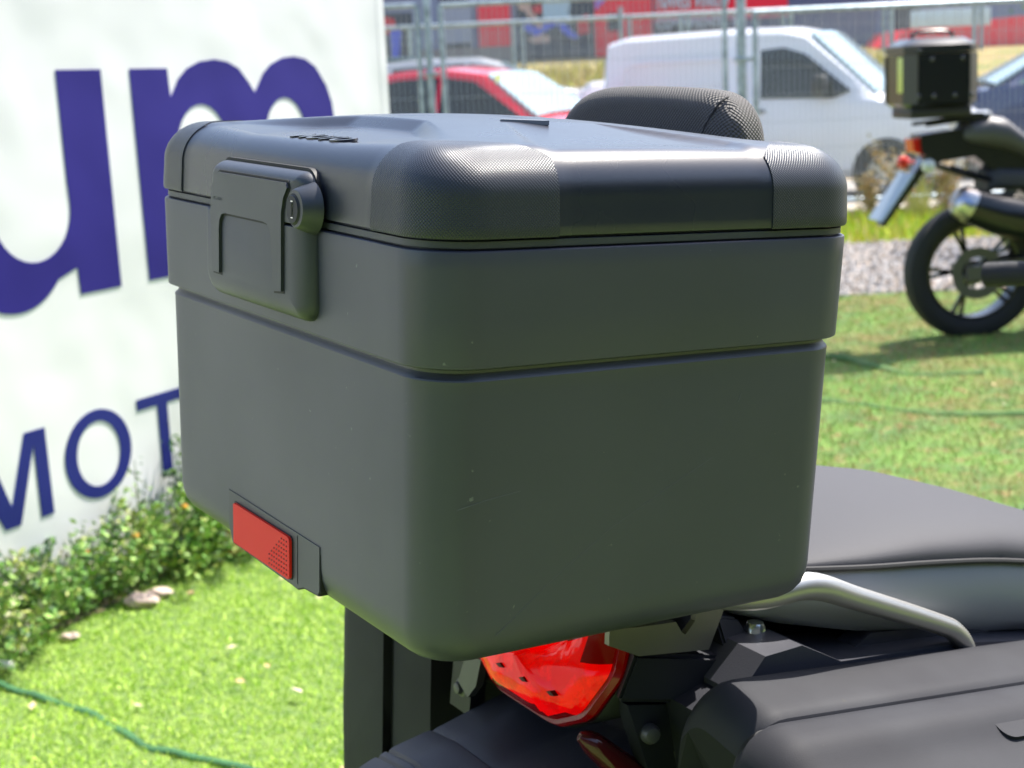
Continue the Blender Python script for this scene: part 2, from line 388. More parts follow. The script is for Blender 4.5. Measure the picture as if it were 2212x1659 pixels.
# m
letter([[(.74, xh), (.915, xh), (.92, 1.419)] + [(.963, 1.473), (1.01, 1.505), (1.075, 1.526), (1.155, 1.533), (1.22, 1.525), (1.28, 1.503), (1.33, 1.457), (1.358, 1.424)] +
        [(1.414, 1.486), (1.46, 1.515), (1.53, 1.536), (1.601, 1.541), (1.67, 1.532), (1.73, 1.505), (1.791, 1.439), (1.82, 1.38), (1.833, 1.30), (1.835, bl), (1.655, bl), (1.645, 1.27)] +
        arc(1.525, 1.27, .12, .133, 0, 180, 14) + [(1.395, bl), (1.205, bl), (1.19, 1.26)] + arc(1.063, 1.26, .127, .134, 0, 180, 14) + [(.93, bl), (.745, bl)]], NAVY)
cb, ct = .276, .526
letter([[(-.105, cb), (-.055, cb), (-.055, .486), (.062, cb), (.12, cb), (.196, .486), (.199, cb), (.249, cb), (.245, ct), (.165, ct), (.093, .334), (.02, ct), (-.10, ct)]], NAVY2)
letter([arc(.4525, .401, .142, .131, 0, 360, 40)[:-1], arc(.4525, .401, .092, .097, 360, 0, 40)[:-1]], NAVY2)
letter([[(.634, ct - .003), (.86, ct - .003), (.86, ct - .037), (.775, ct - .037), (.775, .27), (.727, .27), (.727, ct - .037), (.634, ct - .037)]], NAVY2)
fr = B()
for s in (-3.0, -.6, 2.18): tube(fr, [(s, -.02, -.035), (s, 2.3, -.035)], .024, 12)
for z in (.25, 2.2): tube(fr, [(-3.1, z, -.035), (2.2, z, -.035)], .016, 10)
finish(fr, 'frame', METAL, ban, BF)
for z in (.1, .7, 1.3, 1.9, 2.2):
    ey = B(); ring(ey, [(.008, 0), (.014, 0), (.014, .002), (.008, .002)], Matrix.Translation((2.195, z, 0)), 14); finish(ey, 'eyelet', METAL, ban, BF)
hm = B(); box(hm, 2.165, .03, .0009, 2.168, 2.25, .0012); finish(hm, 'hem', mat("hem_grey", (.55, .56, .60), .6), ban, BF)  # thin grey strip along the right hem of the banner

# ================================================================ ADDED DARK BUILDING BEHIND AND RIGHT OF THE CAMERA (unseen; darkens the case's reflections)
DARKB = mat("added_building_dark", (.045, .05, .06), .6, var=[(1.5, (.03, .035, .04), .4, .7)]); DARKGL = mat("added_building_glass", (.02, .025, .03), .1)
bm = B(); box(bm, -10, -11, 0, 16, -6.5, 4.6, .03); box(bm, 9.5, -6.5, 0, 14, 3.2, 4.6, .03); box(bm, 8.7, -7.3, 4.6, 14.4, 3.6, 4.85, .02); box(bm, -10.4, -11.4, 4.6, 16.4, -5.7, 4.88, .02)
for i in range(5): box(bm, 9.42, -5.6 + i * 1.75, .5, 9.5, -4.2 + i * 1.75, 3.2, .01)
for i in range(9): box(bm, -9.4 + i * 2.1, -6.5, .5, -7.8 + i * 2.1, -6.42, 3.2, .01)
tag(finish(bm, 'building', DARKB, smooth=False), kind='structure')

# ================================================================ FENCES
WIRE = mat("fence_wire", (.42, .45, .48), .5, .4)
def fence_panel(name, xa, xb, ztop, zbot, y, label, step=.055, foot=True, r=.027):
    o = empty(name, Vector(((xa + xb) / 2, y, zbot)), label, 'fence', 'temporary mesh fence panels along the kerb')
    f = B()
    for x in (xa, xb): tube(f, [(x, y, zbot - .03), (x, y, ztop)], r, 12)
    for z in (ztop, zbot + .05): tube(f, [(xa, y, z), (xb, y, z)], r * .9, 12)
    finish(f, 'frame', METAL, o)
    w = B(); n = int((xb - xa) / step)
    for i in range(1, n): x = xa + (xb - xa) * i / n; bar(w, (x, y, zbot + .05), (x, y, ztop), .0075)
    for k in range(1, 7): z = zbot + .05 + (ztop - zbot - .05) * k / 7; bar(w, (xa, y + .004, z), (xb, y + .004, z), .004)
    finish(w, 'wire_mesh', WIRE, o, smooth=False)
    return o
def X(px, y, py=150): return W(px, py, y=y).x
FY = 15.5
fence_panel('mesh_fence', X(560, FY), X(908, FY), 2.24, .08, FY, 'mesh fence panel meeting the banner, left of the doubled posts')
fence_panel('mesh_fence', X(958, FY), X(1567, FY), 2.23, .08, FY, 'mesh fence panel in front of the red car')
fence_panel('mesh_fence', X(1632, FY), X(2290, FY), 2.02, .08, FY, 'mesh fence panel in front of the white van cab')
def fpost(px, top, y, label, r=.03):
    o = empty('fence_post', Vector((X(px, y), y, .075)), label, 'post')
    b = B(); tube(b, [(X(px, y), y, .07), (X(px, y), y, top)], r, 14); finish(b, 'pole', METAL, o)
    for z in (.6, 1.55, top - .12):
        b = B(); box(b, X(px, y) - r - .02, y - r - .015, z, X(px, y) + r + .05, y + r + .015, z + .045, .006); finish(b, 'clamp', METAL, o)
fpost(929, 2.5, FY + .03, 'thick galvanised post between the red car panels of the fence', .038)
fpost(1602, 2.5, FY + .05, 'thick galvanised post in front of the white van body', .050)

# far fence on the bank
YF = 35.0
far = empty('boundary_fence', Vector((3, YF, 1.75)), 'low galvanised mesh fence on the bank before the shops', 'fence')
b = B(); zf = 1.80; zt = 2.86
xs = [X(px, YF) for px in (640, 897, 1121, 1352, 1480, 1700, 1916, 2110, 2300)]
b2 = B()
for i, x in enumerate(xs):
    d = B(); tube(d, [(x - .07, YF, zf - .1), (x - .07, YF, zt + (.2 if i == 3 else 0))], .055, 10); tube(d, [(x + .10, YF, zf - .1), (x + .10, YF, zt)], .05, 10)
    finish(d, 'post', METAL, far)
for xa, xb in zip(xs, xs[1:]):
    tube(b, [(xa, YF, zt - .03), (xb, YF, zt - .03)], .05, 10)
    n = int((xb - xa) / .075)
    for i in range(1, n): x = xa + (xb - xa) * i / n; bar(b2, (x, YF, zf), (x, YF, zt), .010)
    for k in (1, 2): bar(b2, (xa, YF, zf + k * .33), (xb, YF, zf + k * .33), .008)
finish(b, 'rail', METAL, far); finish(b2, 'wire_mesh', WIRE, far, smooth=False)

# ================================================================ SHOP BUILDING
YB = 43.0
WALL = mat("shop_wall", (.27, .30, .44), .7, var=[(.6, (.24, .25, .36), .4, .7)]); REDP = mat("red_panel", (.95, .008, .045), .5)
DARKW = mat("shop_glass", (.035, .04, .075), .15); DARKSIGN = mat("dark_sign", (.09, .07, .10), .5); LETM = mat("sign_letters", (.62, .66, .76), .5)
PINK = mat("pale_stripe", (.72, .22, .32), .5); BASEW = mat("plinth", (.30, .25, .24), .8)
shop = empty('shop_building', Vector((6, YB, 2.1)), 'shop front with red panels, dark windows and lettered signs beyond the fences', 'building')
b = B(); box(b, -12, YB, 1.6, 26, YB + 9, 7.5); finish(b, 'wall', WALL, shop)
b = B(); box(b, -12.2, YB - .3, 7.5, 26.2, YB + 9.2, 7.8); finish(b, 'roof', BASEW, shop)
def pane(name, pxa, pya, pxb, pyb, m, t=.05, y=YB):
    a, c = W(pxa, pya, y=y), W(pxb, pyb, y=y); q = B(); box(q, min(a.x, c.x), y - t, min(a.z, c.z), max(a.x, c.x), y - .002, max(a.z, c.z)); return finish(q, name, m, shop)
pane('window', 826, 30, 896, 152, DARKW); pane('window', 945, -80, 1018, 122, DARKW, .06)
pane('shutter', 950, 18, 1022, 92, mat("grey_shutter", (.34, .36, .48), .5, bump=[(30, .3, .02)]), .10)
pane('window', 1112, -80, 1288, 128, DARKW, .05)
pane('red_panel', 1031, 14, 1106, 106, REDP, .09); pane('red_panel', 786, -60, 826, 150, REDP, .07); pane('red_panel', 1230, -60, 1412, 118, REDP, .04)
pane('window', 1312, 30, 1345, 66, DARKW, .07); pane('plinth', 905, 108, 1118, 136, BASEW, .12)
pane('window', 1640, -80, 1890, 130, mat("dusk_blue_glass", (.10, .12, .23), .3), .05); pane('window', 1930, 10, 1985, 130, DARKW, .06)
pane('sign_board', 1412, -40, 1700, 30, REDP, .12); pane('sign_board', 1414, 37, 1590, 68, DARKSIGN, .12); pane('stripe', 1412, 28, 1700, 36, PINK, .14)
def sign_text(s, px, py, h, wid, rise=0):
    t = text_bm(s, h, .03, 1.0, h * .02); xs_ = [v.co.x for v in t.verts]; k = wid / (max(xs_) - min(xs_))
    p = W(px, py, y=YB - .2)
    return finish(t, 'sign_lettering', LETM, shop, Matrix.Translation(p) @ Matrix.Rotation(rad(90), 4, 'X') @ Matrix.Diagonal((k, 1, 1, 1)), smooth=False)
sign_text('COMPONENTES E', 1420, 64, .42, X(1588, YB) - X(1420, YB))
sign_text('NAVES', 1420, 19, .62, X(1488, YB) - X(1420, YB)); sign_text('VINILO', 1500, 16, .62, X(1574, YB) - X(1500, YB))
# printed window graphic: riders as loose coloured shapes
gr = B()
gm = [mat("print_pale_blue", (.45, .60, .72), .5), mat("print_blue", (.08, .12, .75), .5), mat("print_skin", (.60, .40, .34), .5), mat("print_dark", (.04, .05, .09), .5), mat("print_red", (.65, .03, .05), .5), mat("print_violet", (.36, .18, .70), .5)]
def blob(pts, mi, t): prism(gr, [(W(x, y, y=YB).x, W(x, y, y=YB).z) for x, y in pts], 'y', YB - t, YB - .03, mi=mi)
blob([(1172, -30), (1235, -30), (1228, 30), (1240, 48), (1198, 56), (1172, 34)], 0, .075)
blob([(1118, 48), (1130, 40), (1155, 58), (1190, 42), (1205, 52), (1160, 78), (1140, 70)], 1, .085)
blob([(1205, 50), (1222, 54), (1252, 82), (1236, 84), (1210, 66)], 1, .095)
blob([(1120, -10), (1140, -12), (1146, 20), (1172, 56), (1164, 64), (1134, 26), (1118, 18)], 2, .10)
blob([(1140, 84), (1166, 72), (1190, 80), (1188, 92), (1150, 94)], 2, .08)
blob([(1118, 100), (1160, 90), (1220, 96), (1280, 92), (1282, 120), (1118, 122)], 3, .078)
blob([(1245, 40), (1272, 30), (1276, 70), (1250, 76)], 4, .09)
blob([(1150, 14), (1168, 10), (1170, 28), (1154, 30)], 4, .11)
blob([(1286, 0), (1316, -20), (1308, 0), (1286, 22)], 5, .10)
finish(gr, 'window_graphic', gm, shop, smooth=False)
gr = B(); blob([(838, 60), (868, 60), (862, 128), (848, 128)], 1, .075); blob([(826, 36), (850, 40), (856, 56), (840, 74), (826, 72)], 4, .08); finish(gr, 'window_graphic', gm, shop, smooth=False)

# red canopy with pale board at the right
can = empty('market_canopy', Vector((W(2080, 110, y=38).x, 38, 2.0)), 'red canopy with a pale board on top, behind the boxed motorcycle', 'canopy')
a, c = W(1925, 112, y=38), W(2320, 62, y=38)
b = B(); prism(b, [(W(1925, 100, y=38).x, W(1925, 100, y=38).z), (W(1955, 66, y=38).x, W(1955, 64, y=38).z), (W(2400, 40, y=38).x, W(2150, 22, y=38).z), (W(2400, 100, y=38).x, W(2320, 104, y=38).z)], 'y', 38, 41, .05)
finish(b, 'awning', REDP, can)
b = B(); box(b, W(1966, 30, y=37.9).x, 37.85, W(1966, 62, y=37.9).z, W(2140, 20, y=37.9).x, 37.95, W(1966, 24, y=37.9).z, .02); finish(b, 'sign_board', mat("pale_board", (.66, .78, .86), .5), can)
for px in (1950, 2180, 2390):
    b = B(); bar(b, (X(px, 38.2), 38.2, 1.8), (X(px, 38.2), 38.2, a.z + .1), .08); finish(b, 'pole', METAL, can)

# ================================================================ WHEELS AND CARS
GLASS_D = mat("dark_car_glass", (.012, .014, .016), .08, spec=.6); GLASS_L = mat("windscreen_glass", (.30, .42, .44), .12, spec=.8, coat=.5)
TRIM = mat("dark_trim", (.02, .02, .022), .5); RIMM = mat("alloy_rim", (.42, .42, .43), .35, .8); LAMPG = mat("lamp_glass", (.6, .62, .64), .1, .3)
def car(name, label, x, y, z, head, st, paint, sides, screens, wheels, wr=.31, glass=GLASS_D, sglass=GLASS_L, group=None, extra=None):
    F = Matrix.Translation((x, y, z)) @ Matrix.Rotation(rad(head), 4, 'Z')
    o = empty(name, F, label, 'car' if 'van' not in name else 'van', group)
    def sec(xx, zb, zl, zr, wb, wr_):
        h = [(wb * .90, zb), (wb * .985, zb + .10), (wb, (zb + zl) * .5), (wb * .97, zl - .03), (wb * .955, zl), (wr_, zr - .07), (wr_ * .93, zr - .025), (wr_ * .6, zr), (0, zr + .012)]
        return [(xx, -a, b) for a, b in h] + [(xx, a, b) for a, b in reversed(h[:-1])]
    S = []
    for a, b in zip(st, st[1:]):
        for k in range(4): S.append([a[i] + (b[i] - a[i]) * k / 4 for i in range(6)])
    S.append(st[-1])
    nb = B(); loft(nb, [sec(*s) for s in S]); finish(nb, 'body', paint, o, F, 28)
    def yat(xx, zz):
        for a, b in zip(st, st[1:]):
            if a[0] <= xx <= b[0] or b[0] <= xx <= a[0]:
                t = (xx - a[0]) / (b[0] - a[0] + 1e-9); s = [a[i] + (b[i] - a[i]) * t for i in range(6)]
                u = min(max((zz - s[2]) / (s[3] - .07 - s[2] + 1e-6), 0), 1); return s[4] * .955 + (s[5] - s[4] * .955) * u
        return st[-1][4]
    for sg in (-1, 1):
        for poly in sides:
            g = B(); pts = []
            for a, b in zip(poly, poly[1:] + poly[:1]):
                for k in range(5): pts.append((a[0] + (b[0] - a[0]) * k / 5, a[1] + (b[1] - a[1]) * k / 5))
            cx_, cz_ = sum(p[0] for p in pts) / len(pts), sum(p[1] for p in pts) / len(pts)
            ins = [(cx_ + (p[0] - cx_) * .5, cz_ + (p[1] - cz_) * .5) for p in pts]
            o1 = [g.verts.new((p[0], sg * (yat(*p) + .012), p[1])) for p in pts]; i1 = [g.verts.new((p[0], sg * (yat(*p) + .014), p[1])) for p in ins]
            q1 = [g.verts.new((p[0], sg * (yat(*p) - .02), p[1])) for p in pts]; n = len(pts)
            for i in range(n):
                j = (i + 1) % n
                g.faces.new((o1[i], o1[j], i1[j], i1[i])); g.faces.new((q1[i], q1[j], o1[j], o1[i]))
            g.faces.new(i1); finish(g, 'window', glass, o, F, 40)
    for (x0, z0, w0, x1, z1, w1) in screens:
        g = B(); nn = Vector((z1 - z0, 0, -(x1 - x0))).normalized(); nn = nn if nn.z > 0 else -nn
        if abs(nn.x) > .2 and (x0 > 0) != (nn.x > 0): nn = -nn
        rows = []
        for t in (0, .5, 1):
            w_ = w0 + (w1 - w0) * t; rows.append([Vector((x0 + (x1 - x0) * t, w_ * s, z0 + (z1 - z0) * t)) + nn * (.022 - .05 * abs(s) ** 2.5 * (1 - t * .3) + .03) for s in (-1, -.6, 0, .6, 1)])
        vs = [[g.verts.new(p) for p in r] for r in rows]
        for a, b in zip(vs, vs[1:]):
            for i in range(4): g.faces.new((a[i], a[i + 1], b[i + 1], b[i]))
        vb = [[g.verts.new(p - nn * .03) for p in r] for r in rows]
        for a, b in zip(vb, vb[1:]):
            for i in range(4): g.faces.new((a[i], a[i + 1], b[i + 1], b[i]))
        ed = [vs[0], [r[-1] for r in vs], vs[-1][::-1], [r[0] for r in vs][::-1]]; eb = [vb[0], [r[-1] for r in vb], vb[-1][::-1], [r[0] for r in vb][::-1]]
        for a, b in zip(ed, eb):
            for i in range(len(a) - 1): g.faces.new((a[i], a[i + 1], b[i + 1], b[i]))
        finish(g, 'windscreen', sglass, o, F, 40)
    hw = max(s[4] for s in st)
    for wx in wheels:
        for sg in (-1, 1):
            A = Matrix.Translation((wx, sg * (hw - .085), wr)) @ Matrix.Rotation(rad(90 * -sg), 4, 'X')
            g = B(); lathe(g, [(0, .078), (wr * 1.16, .078), (wr * 1.2, .088), (wr * 1.2, .0)], A, 30); finish(g, 'wheel_arch', TRIM, o, F, 30)
            g = B(); ring(g, [(wr * .62, -.09), (wr * .95, -.09), (wr, -.06), (wr, .07), (wr * .95, .10), (wr * .64, .105)], A, 36); wh = finish(g, 'wheel', RUBBER, o, F, 30)
            g = B(); ring(g, [(wr * .56, .05), (wr * .66, .05), (wr * .66, .10), (wr * .60, .10)], A, 32)
            for k in range(7):
                a = 2 * math.pi * k / 7; bar(g, A @ Vector((wr * .12 * math.cos(a), wr * .12 * math.sin(a), .085)), A @ Vector((wr * .6 * math.cos(a), wr * .6 * math.sin(a), .092)), .05, .02, (A.to_3x3() @ Vector((0, 0, 1))))
            lathe(g, [(0, .10), (wr * .2, .10), (wr * .22, .06)], A, 20); finish(g, 'rim', RIMM, wh, F)
    if extra: extra(o, F)
    return o
WHITEP = mat("white_car_paint", (.86, .87, .92), .28, coat=.6); REDCAR = mat("red_car_paint", (.80, .010, .035), .25, coat=.8)
BLUECAR = mat("navy_car_paint", (.018, .032, .12), .25, coat=.8); SILVCAR = mat("silver_car_paint", (.42, .44, .46), .3, .4, coat=.5); GREENCAR = mat("dark_green_car_paint", (.02, .05, .045), .3, coat=.5)

def van_extra(o, F):
    b = B(); prism(b, [(-1.75, 1.05), (-1.72, 1.48), (-1.62, 1.60), (-.30, 1.62), (-.28, 1.02)], 'y', -.93, -.925, 0)   # pressed panel edge
    hw = .925
    g = B()
    for x0, x1, z0, z1 in ((-1.78, -.28, .95, 1.60),):
        pts = rrect(x0, z0, x1, z1, .16, 6)
        tube(g, [(p[0], -(hw - .018) + .10 * max(0, (p[1] - 1.22)) * .45, p[1]) for p in pts + pts[:1]], .012, 6)
    b.free(); finish(g, 'panel_crease', WHITEP, o, F)
    for sg in (-1, 1):
        g = B(); box(g, .50, sg * 1.02 - .09, 1.16, .66, sg * 1.02 + .09, 1.38, .035); box(g, .54, sg * .93 - .04, 1.14, .60, sg * .93 + .04, 1.20, .01); finish(g, 'mirror', TRIM, o, F)
        g = B(); box(g, -.22, sg * .925 - .012, 1.00, -.08, sg * .925 + .03, 1.03, .008); finish(g, 'door_handle', TRIM, o, F)
        g = B(); box(g, 1.88, sg * .66 - .16, .74, 2.11, sg * .66 + .16, .90, .05); finish(g, 'headlight', LAMPG, o, F)
    g = B(); box(g, 2.06, -.78, .30, 2.19, .78, .52, .05); finish(g, 'bumper', TRIM, o, F)
VY = 18.1; VX = X(1290, 18.25, 150) + 2.28
car('white_van', 'white delivery van parked nose right behind the fence', VX, VY, 0, -27,
    [(-2.10, .32, 1.05, 1.70, .80, .66), (-2.02, .28, 1.06, 1.875, .90, .74), (-1.8, .26, 1.08, 1.925, .925, .78), (-.5, .25, 1.12, 1.945, .925, .80), (.10, .25, 1.12, 1.925, .925, .79), (.36, .25, 1.11, 1.86, .925, .77),
     (1.16, .25, 1.08, 1.17, .92, .80), (1.75, .26, 1.0, 1.05, .88, .78), (2.05, .30, .80, .88, .80, .68), (2.16, .36, .62, .66, .70, .6)],
    WHITEP, [[(-.14, 1.15), (-.14, 1.68), (.12, 1.70), (.36, 1.62), (.88, 1.20), (.70, 1.13)]], [(1.14, 1.18, .76, .40, 1.84, .70)], (-1.45, 1.28), .31, extra=van_extra)
def sticker(o, F):
    g = B(); box(g, .62, -.62, 1.42, .625, -.52, 1.52, 0); finish(g, 'sticker', mat("yellow_sticker", (.75, .72, .08), .5), o, F)
car('red_car', 'glossy red hatchback with a yellow sticker on its windscreen', X(985, 18.9, 200) + .28, 18.7, 0.03, -31,
    [(-1.95, .35, .85, .95, .72, .6), (-1.85, .3, .98, 1.25, .84, .62), (-1.55, .26, 1.02, 1.52, .88, .64), (-.8, .25, 1.02, 1.62, .89, .66), (-.1, .25, 1.01, 1.64, .89, .66), (.45, .25, 1.0, 1.56, .89, .64),
     (1.25, .25, .98, 1.04, .88, .76), (1.75, .28, .90, .95, .84, .72), (2.0, .34, .62, .68, .74, .6)],
    REDCAR, [[(-1.35, 1.08), (-1.2, 1.42), (-.7, 1.51), (-.12, 1.52), (-.12, 1.06)], [(-.06, 1.06), (-.06, 1.52), (.35, 1.46), (1.02, 1.05)]], [(1.22, 1.05, .74, .48, 1.53, .58)], (-1.25, 1.25), .31, extra=sticker)
small = [(-1.95, .35, .85, .9, .72, .6), (-1.8, .3, .95, 1.12, .84, .62), (-1.35, .26, .98, 1.42, .88, .62), (-.7, .25, .98, 1.47, .89, .64), (.2, .25, .97, 1.46, .89, .64), (.5, .25, .97, 1.38, .89, .62),
         (1.2, .25, .95, 1.0, .88, .76), (1.8, .28, .86, .9, .82, .7), (2.05, .34, .6, .66, .74, .6)]
sw = [[(-1.25, 1.03), (-1.1, 1.33), (-.05, 1.37), (-.05, 1.02)], [(.02, 1.02), (.02, 1.37), (.35, 1.32), (.95, 1.0)]]; ss = [(1.18, 1.0, .74, .52, 1.36, .58), (-1.78, .98, .74, -1.38, 1.36, .58)]
car('white_car', 'white hatchback whose nose shows between the red car and the van', X(1488, 21.3, 200), 21.3, .0, 0, small, WHITEP, sw, ss, (-1.25, 1.25))
car('green_car', 'dark green car seen over the red roof next to the banner', X(840, 26.5, 150) - .5, 26.5, .52, 178, small, GREENCAR, sw, ss, (-1.25, 1.25), sglass=mat("green_tinted_glass", (.22, .38, .30), .15))
car('silver_car', 'pale silver car whose roof just shows above the red car', X(1010, 23.7, 120), 23.9, .41, 0, small, SILVCAR, sw, ss, (-1.25, 1.25))
car('blue_car', 'navy blue car parked at the right behind the boxed motorcycle', X(2320, 20.6, 150), 20.3, .0, 176,
    [(s[0] * 1.1, s[1], s[2] * 1.18, s[3] * 1.14, s[4], s[5]) for s in small], BLUECAR, [[(p[0] * 1.1, p[1] * 1.16) for p in q] for q in sw], [(a * 1.1, b_ * 1.17, c_, d_ * 1.1, e_ * 1.14, f_) for a, b_, c_, d_, e_, f_ in ss], (-1.4, 1.4), .33, glass=mat("greenish_car_glass", (.10, .20, .16), .1))  # side glass has a dark greenish base colour

# ================================================================ TOP CASE (coordinates in its own frame)
L, WD = .3644, .4937
def at(p):
    return MB @ Vector(p)
case = empty('top_case', MB @ Matrix.Translation((L / 2, WD / 2, -.283)), 'big dark grey hard top case with red release button and key lock', 'top case')
def outline(ins, r=.0415, ns=26, nc=12):
    x0, y0, x1, y1 = ins, ins, L - ins, WD - ins; r = max(r - ins * .6, .004); out = []
    cs = ((x0 + r, y0 + r, 180), (x1 - r, y0 + r, 270), (x1 - r, y1 - r, 0), (x0 + r, y1 - r, 90))
    for k, (cx, cy, a0) in enumerate(cs):
        for i in range(nc + 1):
            a = rad(a0 + 90 * i / nc); out.append((cx + r * math.cos(a), cy + r * math.sin(a)))
        nx_ = cs[(k + 1) % 4]; a = rad(nx_[2]); e = (nx_[0] + r * math.cos(a), nx_[1] + r * math.sin(a)); s = out[-1]
        for i in range(1, ns): out.append((s[0] + (e[0] - s[0]) * i / ns, s[1] + (e[1] - s[1]) * i / ns))
    return out
def rings_of(levels): return [[(x, y, z) for x, y in outline(i)] for z, i in levels]
# body: lower tub, then the proud band as one moulding
bm = B()
lev = [(-.283, .034), (-.2828, .029), (-.281, .0225), (-.277, .0170), (-.271, .0128), (-.263, .0104), (-.255, .0096)]
lev += [(z, .0096 - (z + .255) / .163 * .0030) for z in (-.25, -.20, -.15, -.12, -.10, -.092)]
lev += [(-.0900, .0064), (-.0890, .0068), (-.0872, .0086), (-.0850, .0096), (-.0832, .0094), (-.0822, .0080), (-.0817, .0045), (-.0812, .0024), (-.0806, .0017), (-.08, .0016), (-.05, .0008), (-.02, .0002), (-.009, 0.), (-.0078, .0003), (-.0073, .0012), (-.0072, .006), (-.012, .0065)]
loft(bm, rings_of(lev)); finish(bm, 'case_body', PL_BODY, case, MB, 24)
bm = B(); loft(bm, rings_of([(-.011, .006), (-.0062, .0058), (-.0060, .0030), (-.0057, .0026), (-.0016, .0026), (-.0013, .0030), (-.0012, .006), (.002, .0065)])); finish(bm, 'rim', PL, case, MB, 24)
bm = B(); loft(bm, rings_of([(-.009, .0075), (.003, .0075)]), cap0=False, cap1=False); finish(bm, 'seal', PL_DARK, case, MB)
# lid
Z0, AD, RE = .054, .016, .03
def recess(x, y):
    """0..1 depth of the four sunk panels, symmetric about both axes"""
    xm, ym = min(x, L - x), min(y, WD - y)
    v = 0.
    # side panels (against y = 0 and y = WD)
    if ym < .15:
        sl = min(xm - .094, (xm - .094 - (ym - .045) * .49) * .9)
        s2 = (.147 - ym)
        t = min(sl / .010, s2 / .10); v = max(v, min(max(t, 0), 1) * (.0015 + .0063 * min(max(ym / .13, 0), 1)))
    # end panels (against x = 0 and x = L)
    top = .056 + min(max((ym - .076) / .117, 0), 1) * .048; bot = .037 + min(max((ym - .078) / .05, 0), 1) * .011
    t = min((top - xm) / .012, (ym - .0775) / .006); v = max(v, min(max(t, 0), 1) * (.0015 + .0065 * min(max((ym - .0775) / .09, 0), 1)))
    return v
def lid_pts():
    rows = []; NA = 16
    prof = [(.0005, .0016, 0), (.0008, .0004, 0), (.0020, 0., 0), (.008, .0002, 0), (.014, .0005, 0), (.019, .0008, 0)]
    for k in range(NA + 1):
        a = rad(90 * k / NA); prof.append((Z0 - RE + RE * math.sin(a) , .001 + RE * (1 - math.cos(a)) * .98, k / NA))
    d = prof[-1][1]
    while d < L / 2 - .003:
        d += .0017; prof.append((None, d, 1.))
    v = 0.; last = None; UV = []
    for z, ins, k in prof:
        o = outline(ins, ns=60, nc=14)
        zz = z if z is not None else Z0
        if last: v += math.hypot(ins - last[1], zz - last[0])
        last = (ins, zz); last = (zz, ins)
        c = Vector((L / 2, WD / 2)); row = []
        for (x, y) in o:
            dome = AD * (1 - ((x - L / 2) / (L / 2)) ** 2) * (1 - ((y - WD / 2) / (WD / 2)) ** 2)
            rc = recess(x, y)
            zf_ = zz + dome * k
            # inward normal for the sides
            xm, ym = min(x, L - x), min(y, WD - y)
            px, py = x, y
            if k < 1:
                sd = min(.75 * rc, .0011) * (1 - k)
                if xm < ym: px += sd if x < L / 2 else -sd
                else: py += sd if y < WD / 2 else -sd
            zf_ -= rc * k ** 3
            row.append((px, py, zf_))
        rows.append(row); UV.append(v)
    return rows, UV
rows, UVv = lid_pts()
bm = B(); loft(bm, rows, cap0=False, cap1=True); finish(bm, 'lid', PL_LID, case, MB, 50)
# corner guards: a thin textured skin over each corner of the lid
o0 = outline(0, ns=60, nc=14); arc_u = [0.]
for a, b in zip(o0, o0[1:] + o0[:1]): arc_u.append(arc_u[-1] + math.hypot(a[0] - b[0], a[1] - b[1]))
def normals(rows):
    A = np.array(rows); du = np.roll(A, -1, 1) - np.roll(A, 1, 1); dv = np.gradient(A, axis=0); n = np.cross(du, dv); n /= np.linalg.norm(n, axis=2, keepdims=True) + 1e-12
    return n
NR = normals(rows)
for qx, qy in ((0, 0), (1, 0), (0, 1), (1, 1)):
    bm = B(); uvl = bm.loops.layers.uv.new("UVMap"); vm = {}
    def inside(p):
        x = L - p[0] if qx else p[0]; y = WD - p[1] if qy else p[1]
        return x < .102 and y < .084
    nr, nc_ = len(rows), len(rows[0])
    for i in range(1, nr - 1):
        for j in range(nc_):
            j2 = (j + 1) % nc_; c_ = [(i, j), (i, j2), (i + 1, j2), (i + 1, j)]
            if all(inside(rows[a_][b_]) for a_, b_ in c_):
                for kk in c_:
                    if kk not in vm: vm[kk] = bm.verts.new(Vector(rows[kk[0]][kk[1]]) + Vector(NR[kk[0]][kk[1]]) * .0009)
                f = bm.faces.new([vm[kk] for kk in c_])
                for lp, (a_, b_) in zip(f.loops, c_):
                    lp[uvl].uv = (arc_u[b_ if not (b_ == 0 and j == nc_ - 1) else nc_], UVv[a_])
    sx, sy = (-1 if qx else 1), (-1 if qy else 1); ox, oy = (L if qx else 0), (WD if qy else 0)
    for co, no in (((ox + sx * .0935, 0, 0), (sx, 0, 0)), ((0, oy + sy * .0765, 0), (0, sy, 0)), ((ox + sx * .0800, oy + sy * .0242, 0), (sx * .66, sy * .751, 0))):
        bmesh.ops.bisect_plane(bm, geom=bm.verts[:] + bm.edges[:] + bm.faces[:], plane_co=co, plane_no=no, clear_outer=True)
    bm.normal_update()
    bed = [e for e in bm.edges if len(e.link_faces) == 1]
    nrm = {}
    for e in bed:
        for v in e.verts: nrm[v.co.to_tuple(6)] = v.normal.copy()
    ex = bmesh.ops.extrude_edge_only(bm, edges=bed)
    for v in ex['geom']:
        if isinstance(v, bmesh.types.BMVert):
            n_ = nrm[v.co.to_tuple(6)]; c_in = Vector((L / 2, WD / 2, 0)) - v.co
            v.co += (n_ if n_.dot(c_in) > 0 else -n_) * .0024 if abs(n_.z) < .5 else Vector((0, 0, -.0024))
    finish(bm, 'corner_guard', PL_GRIP, case, MB, 40)
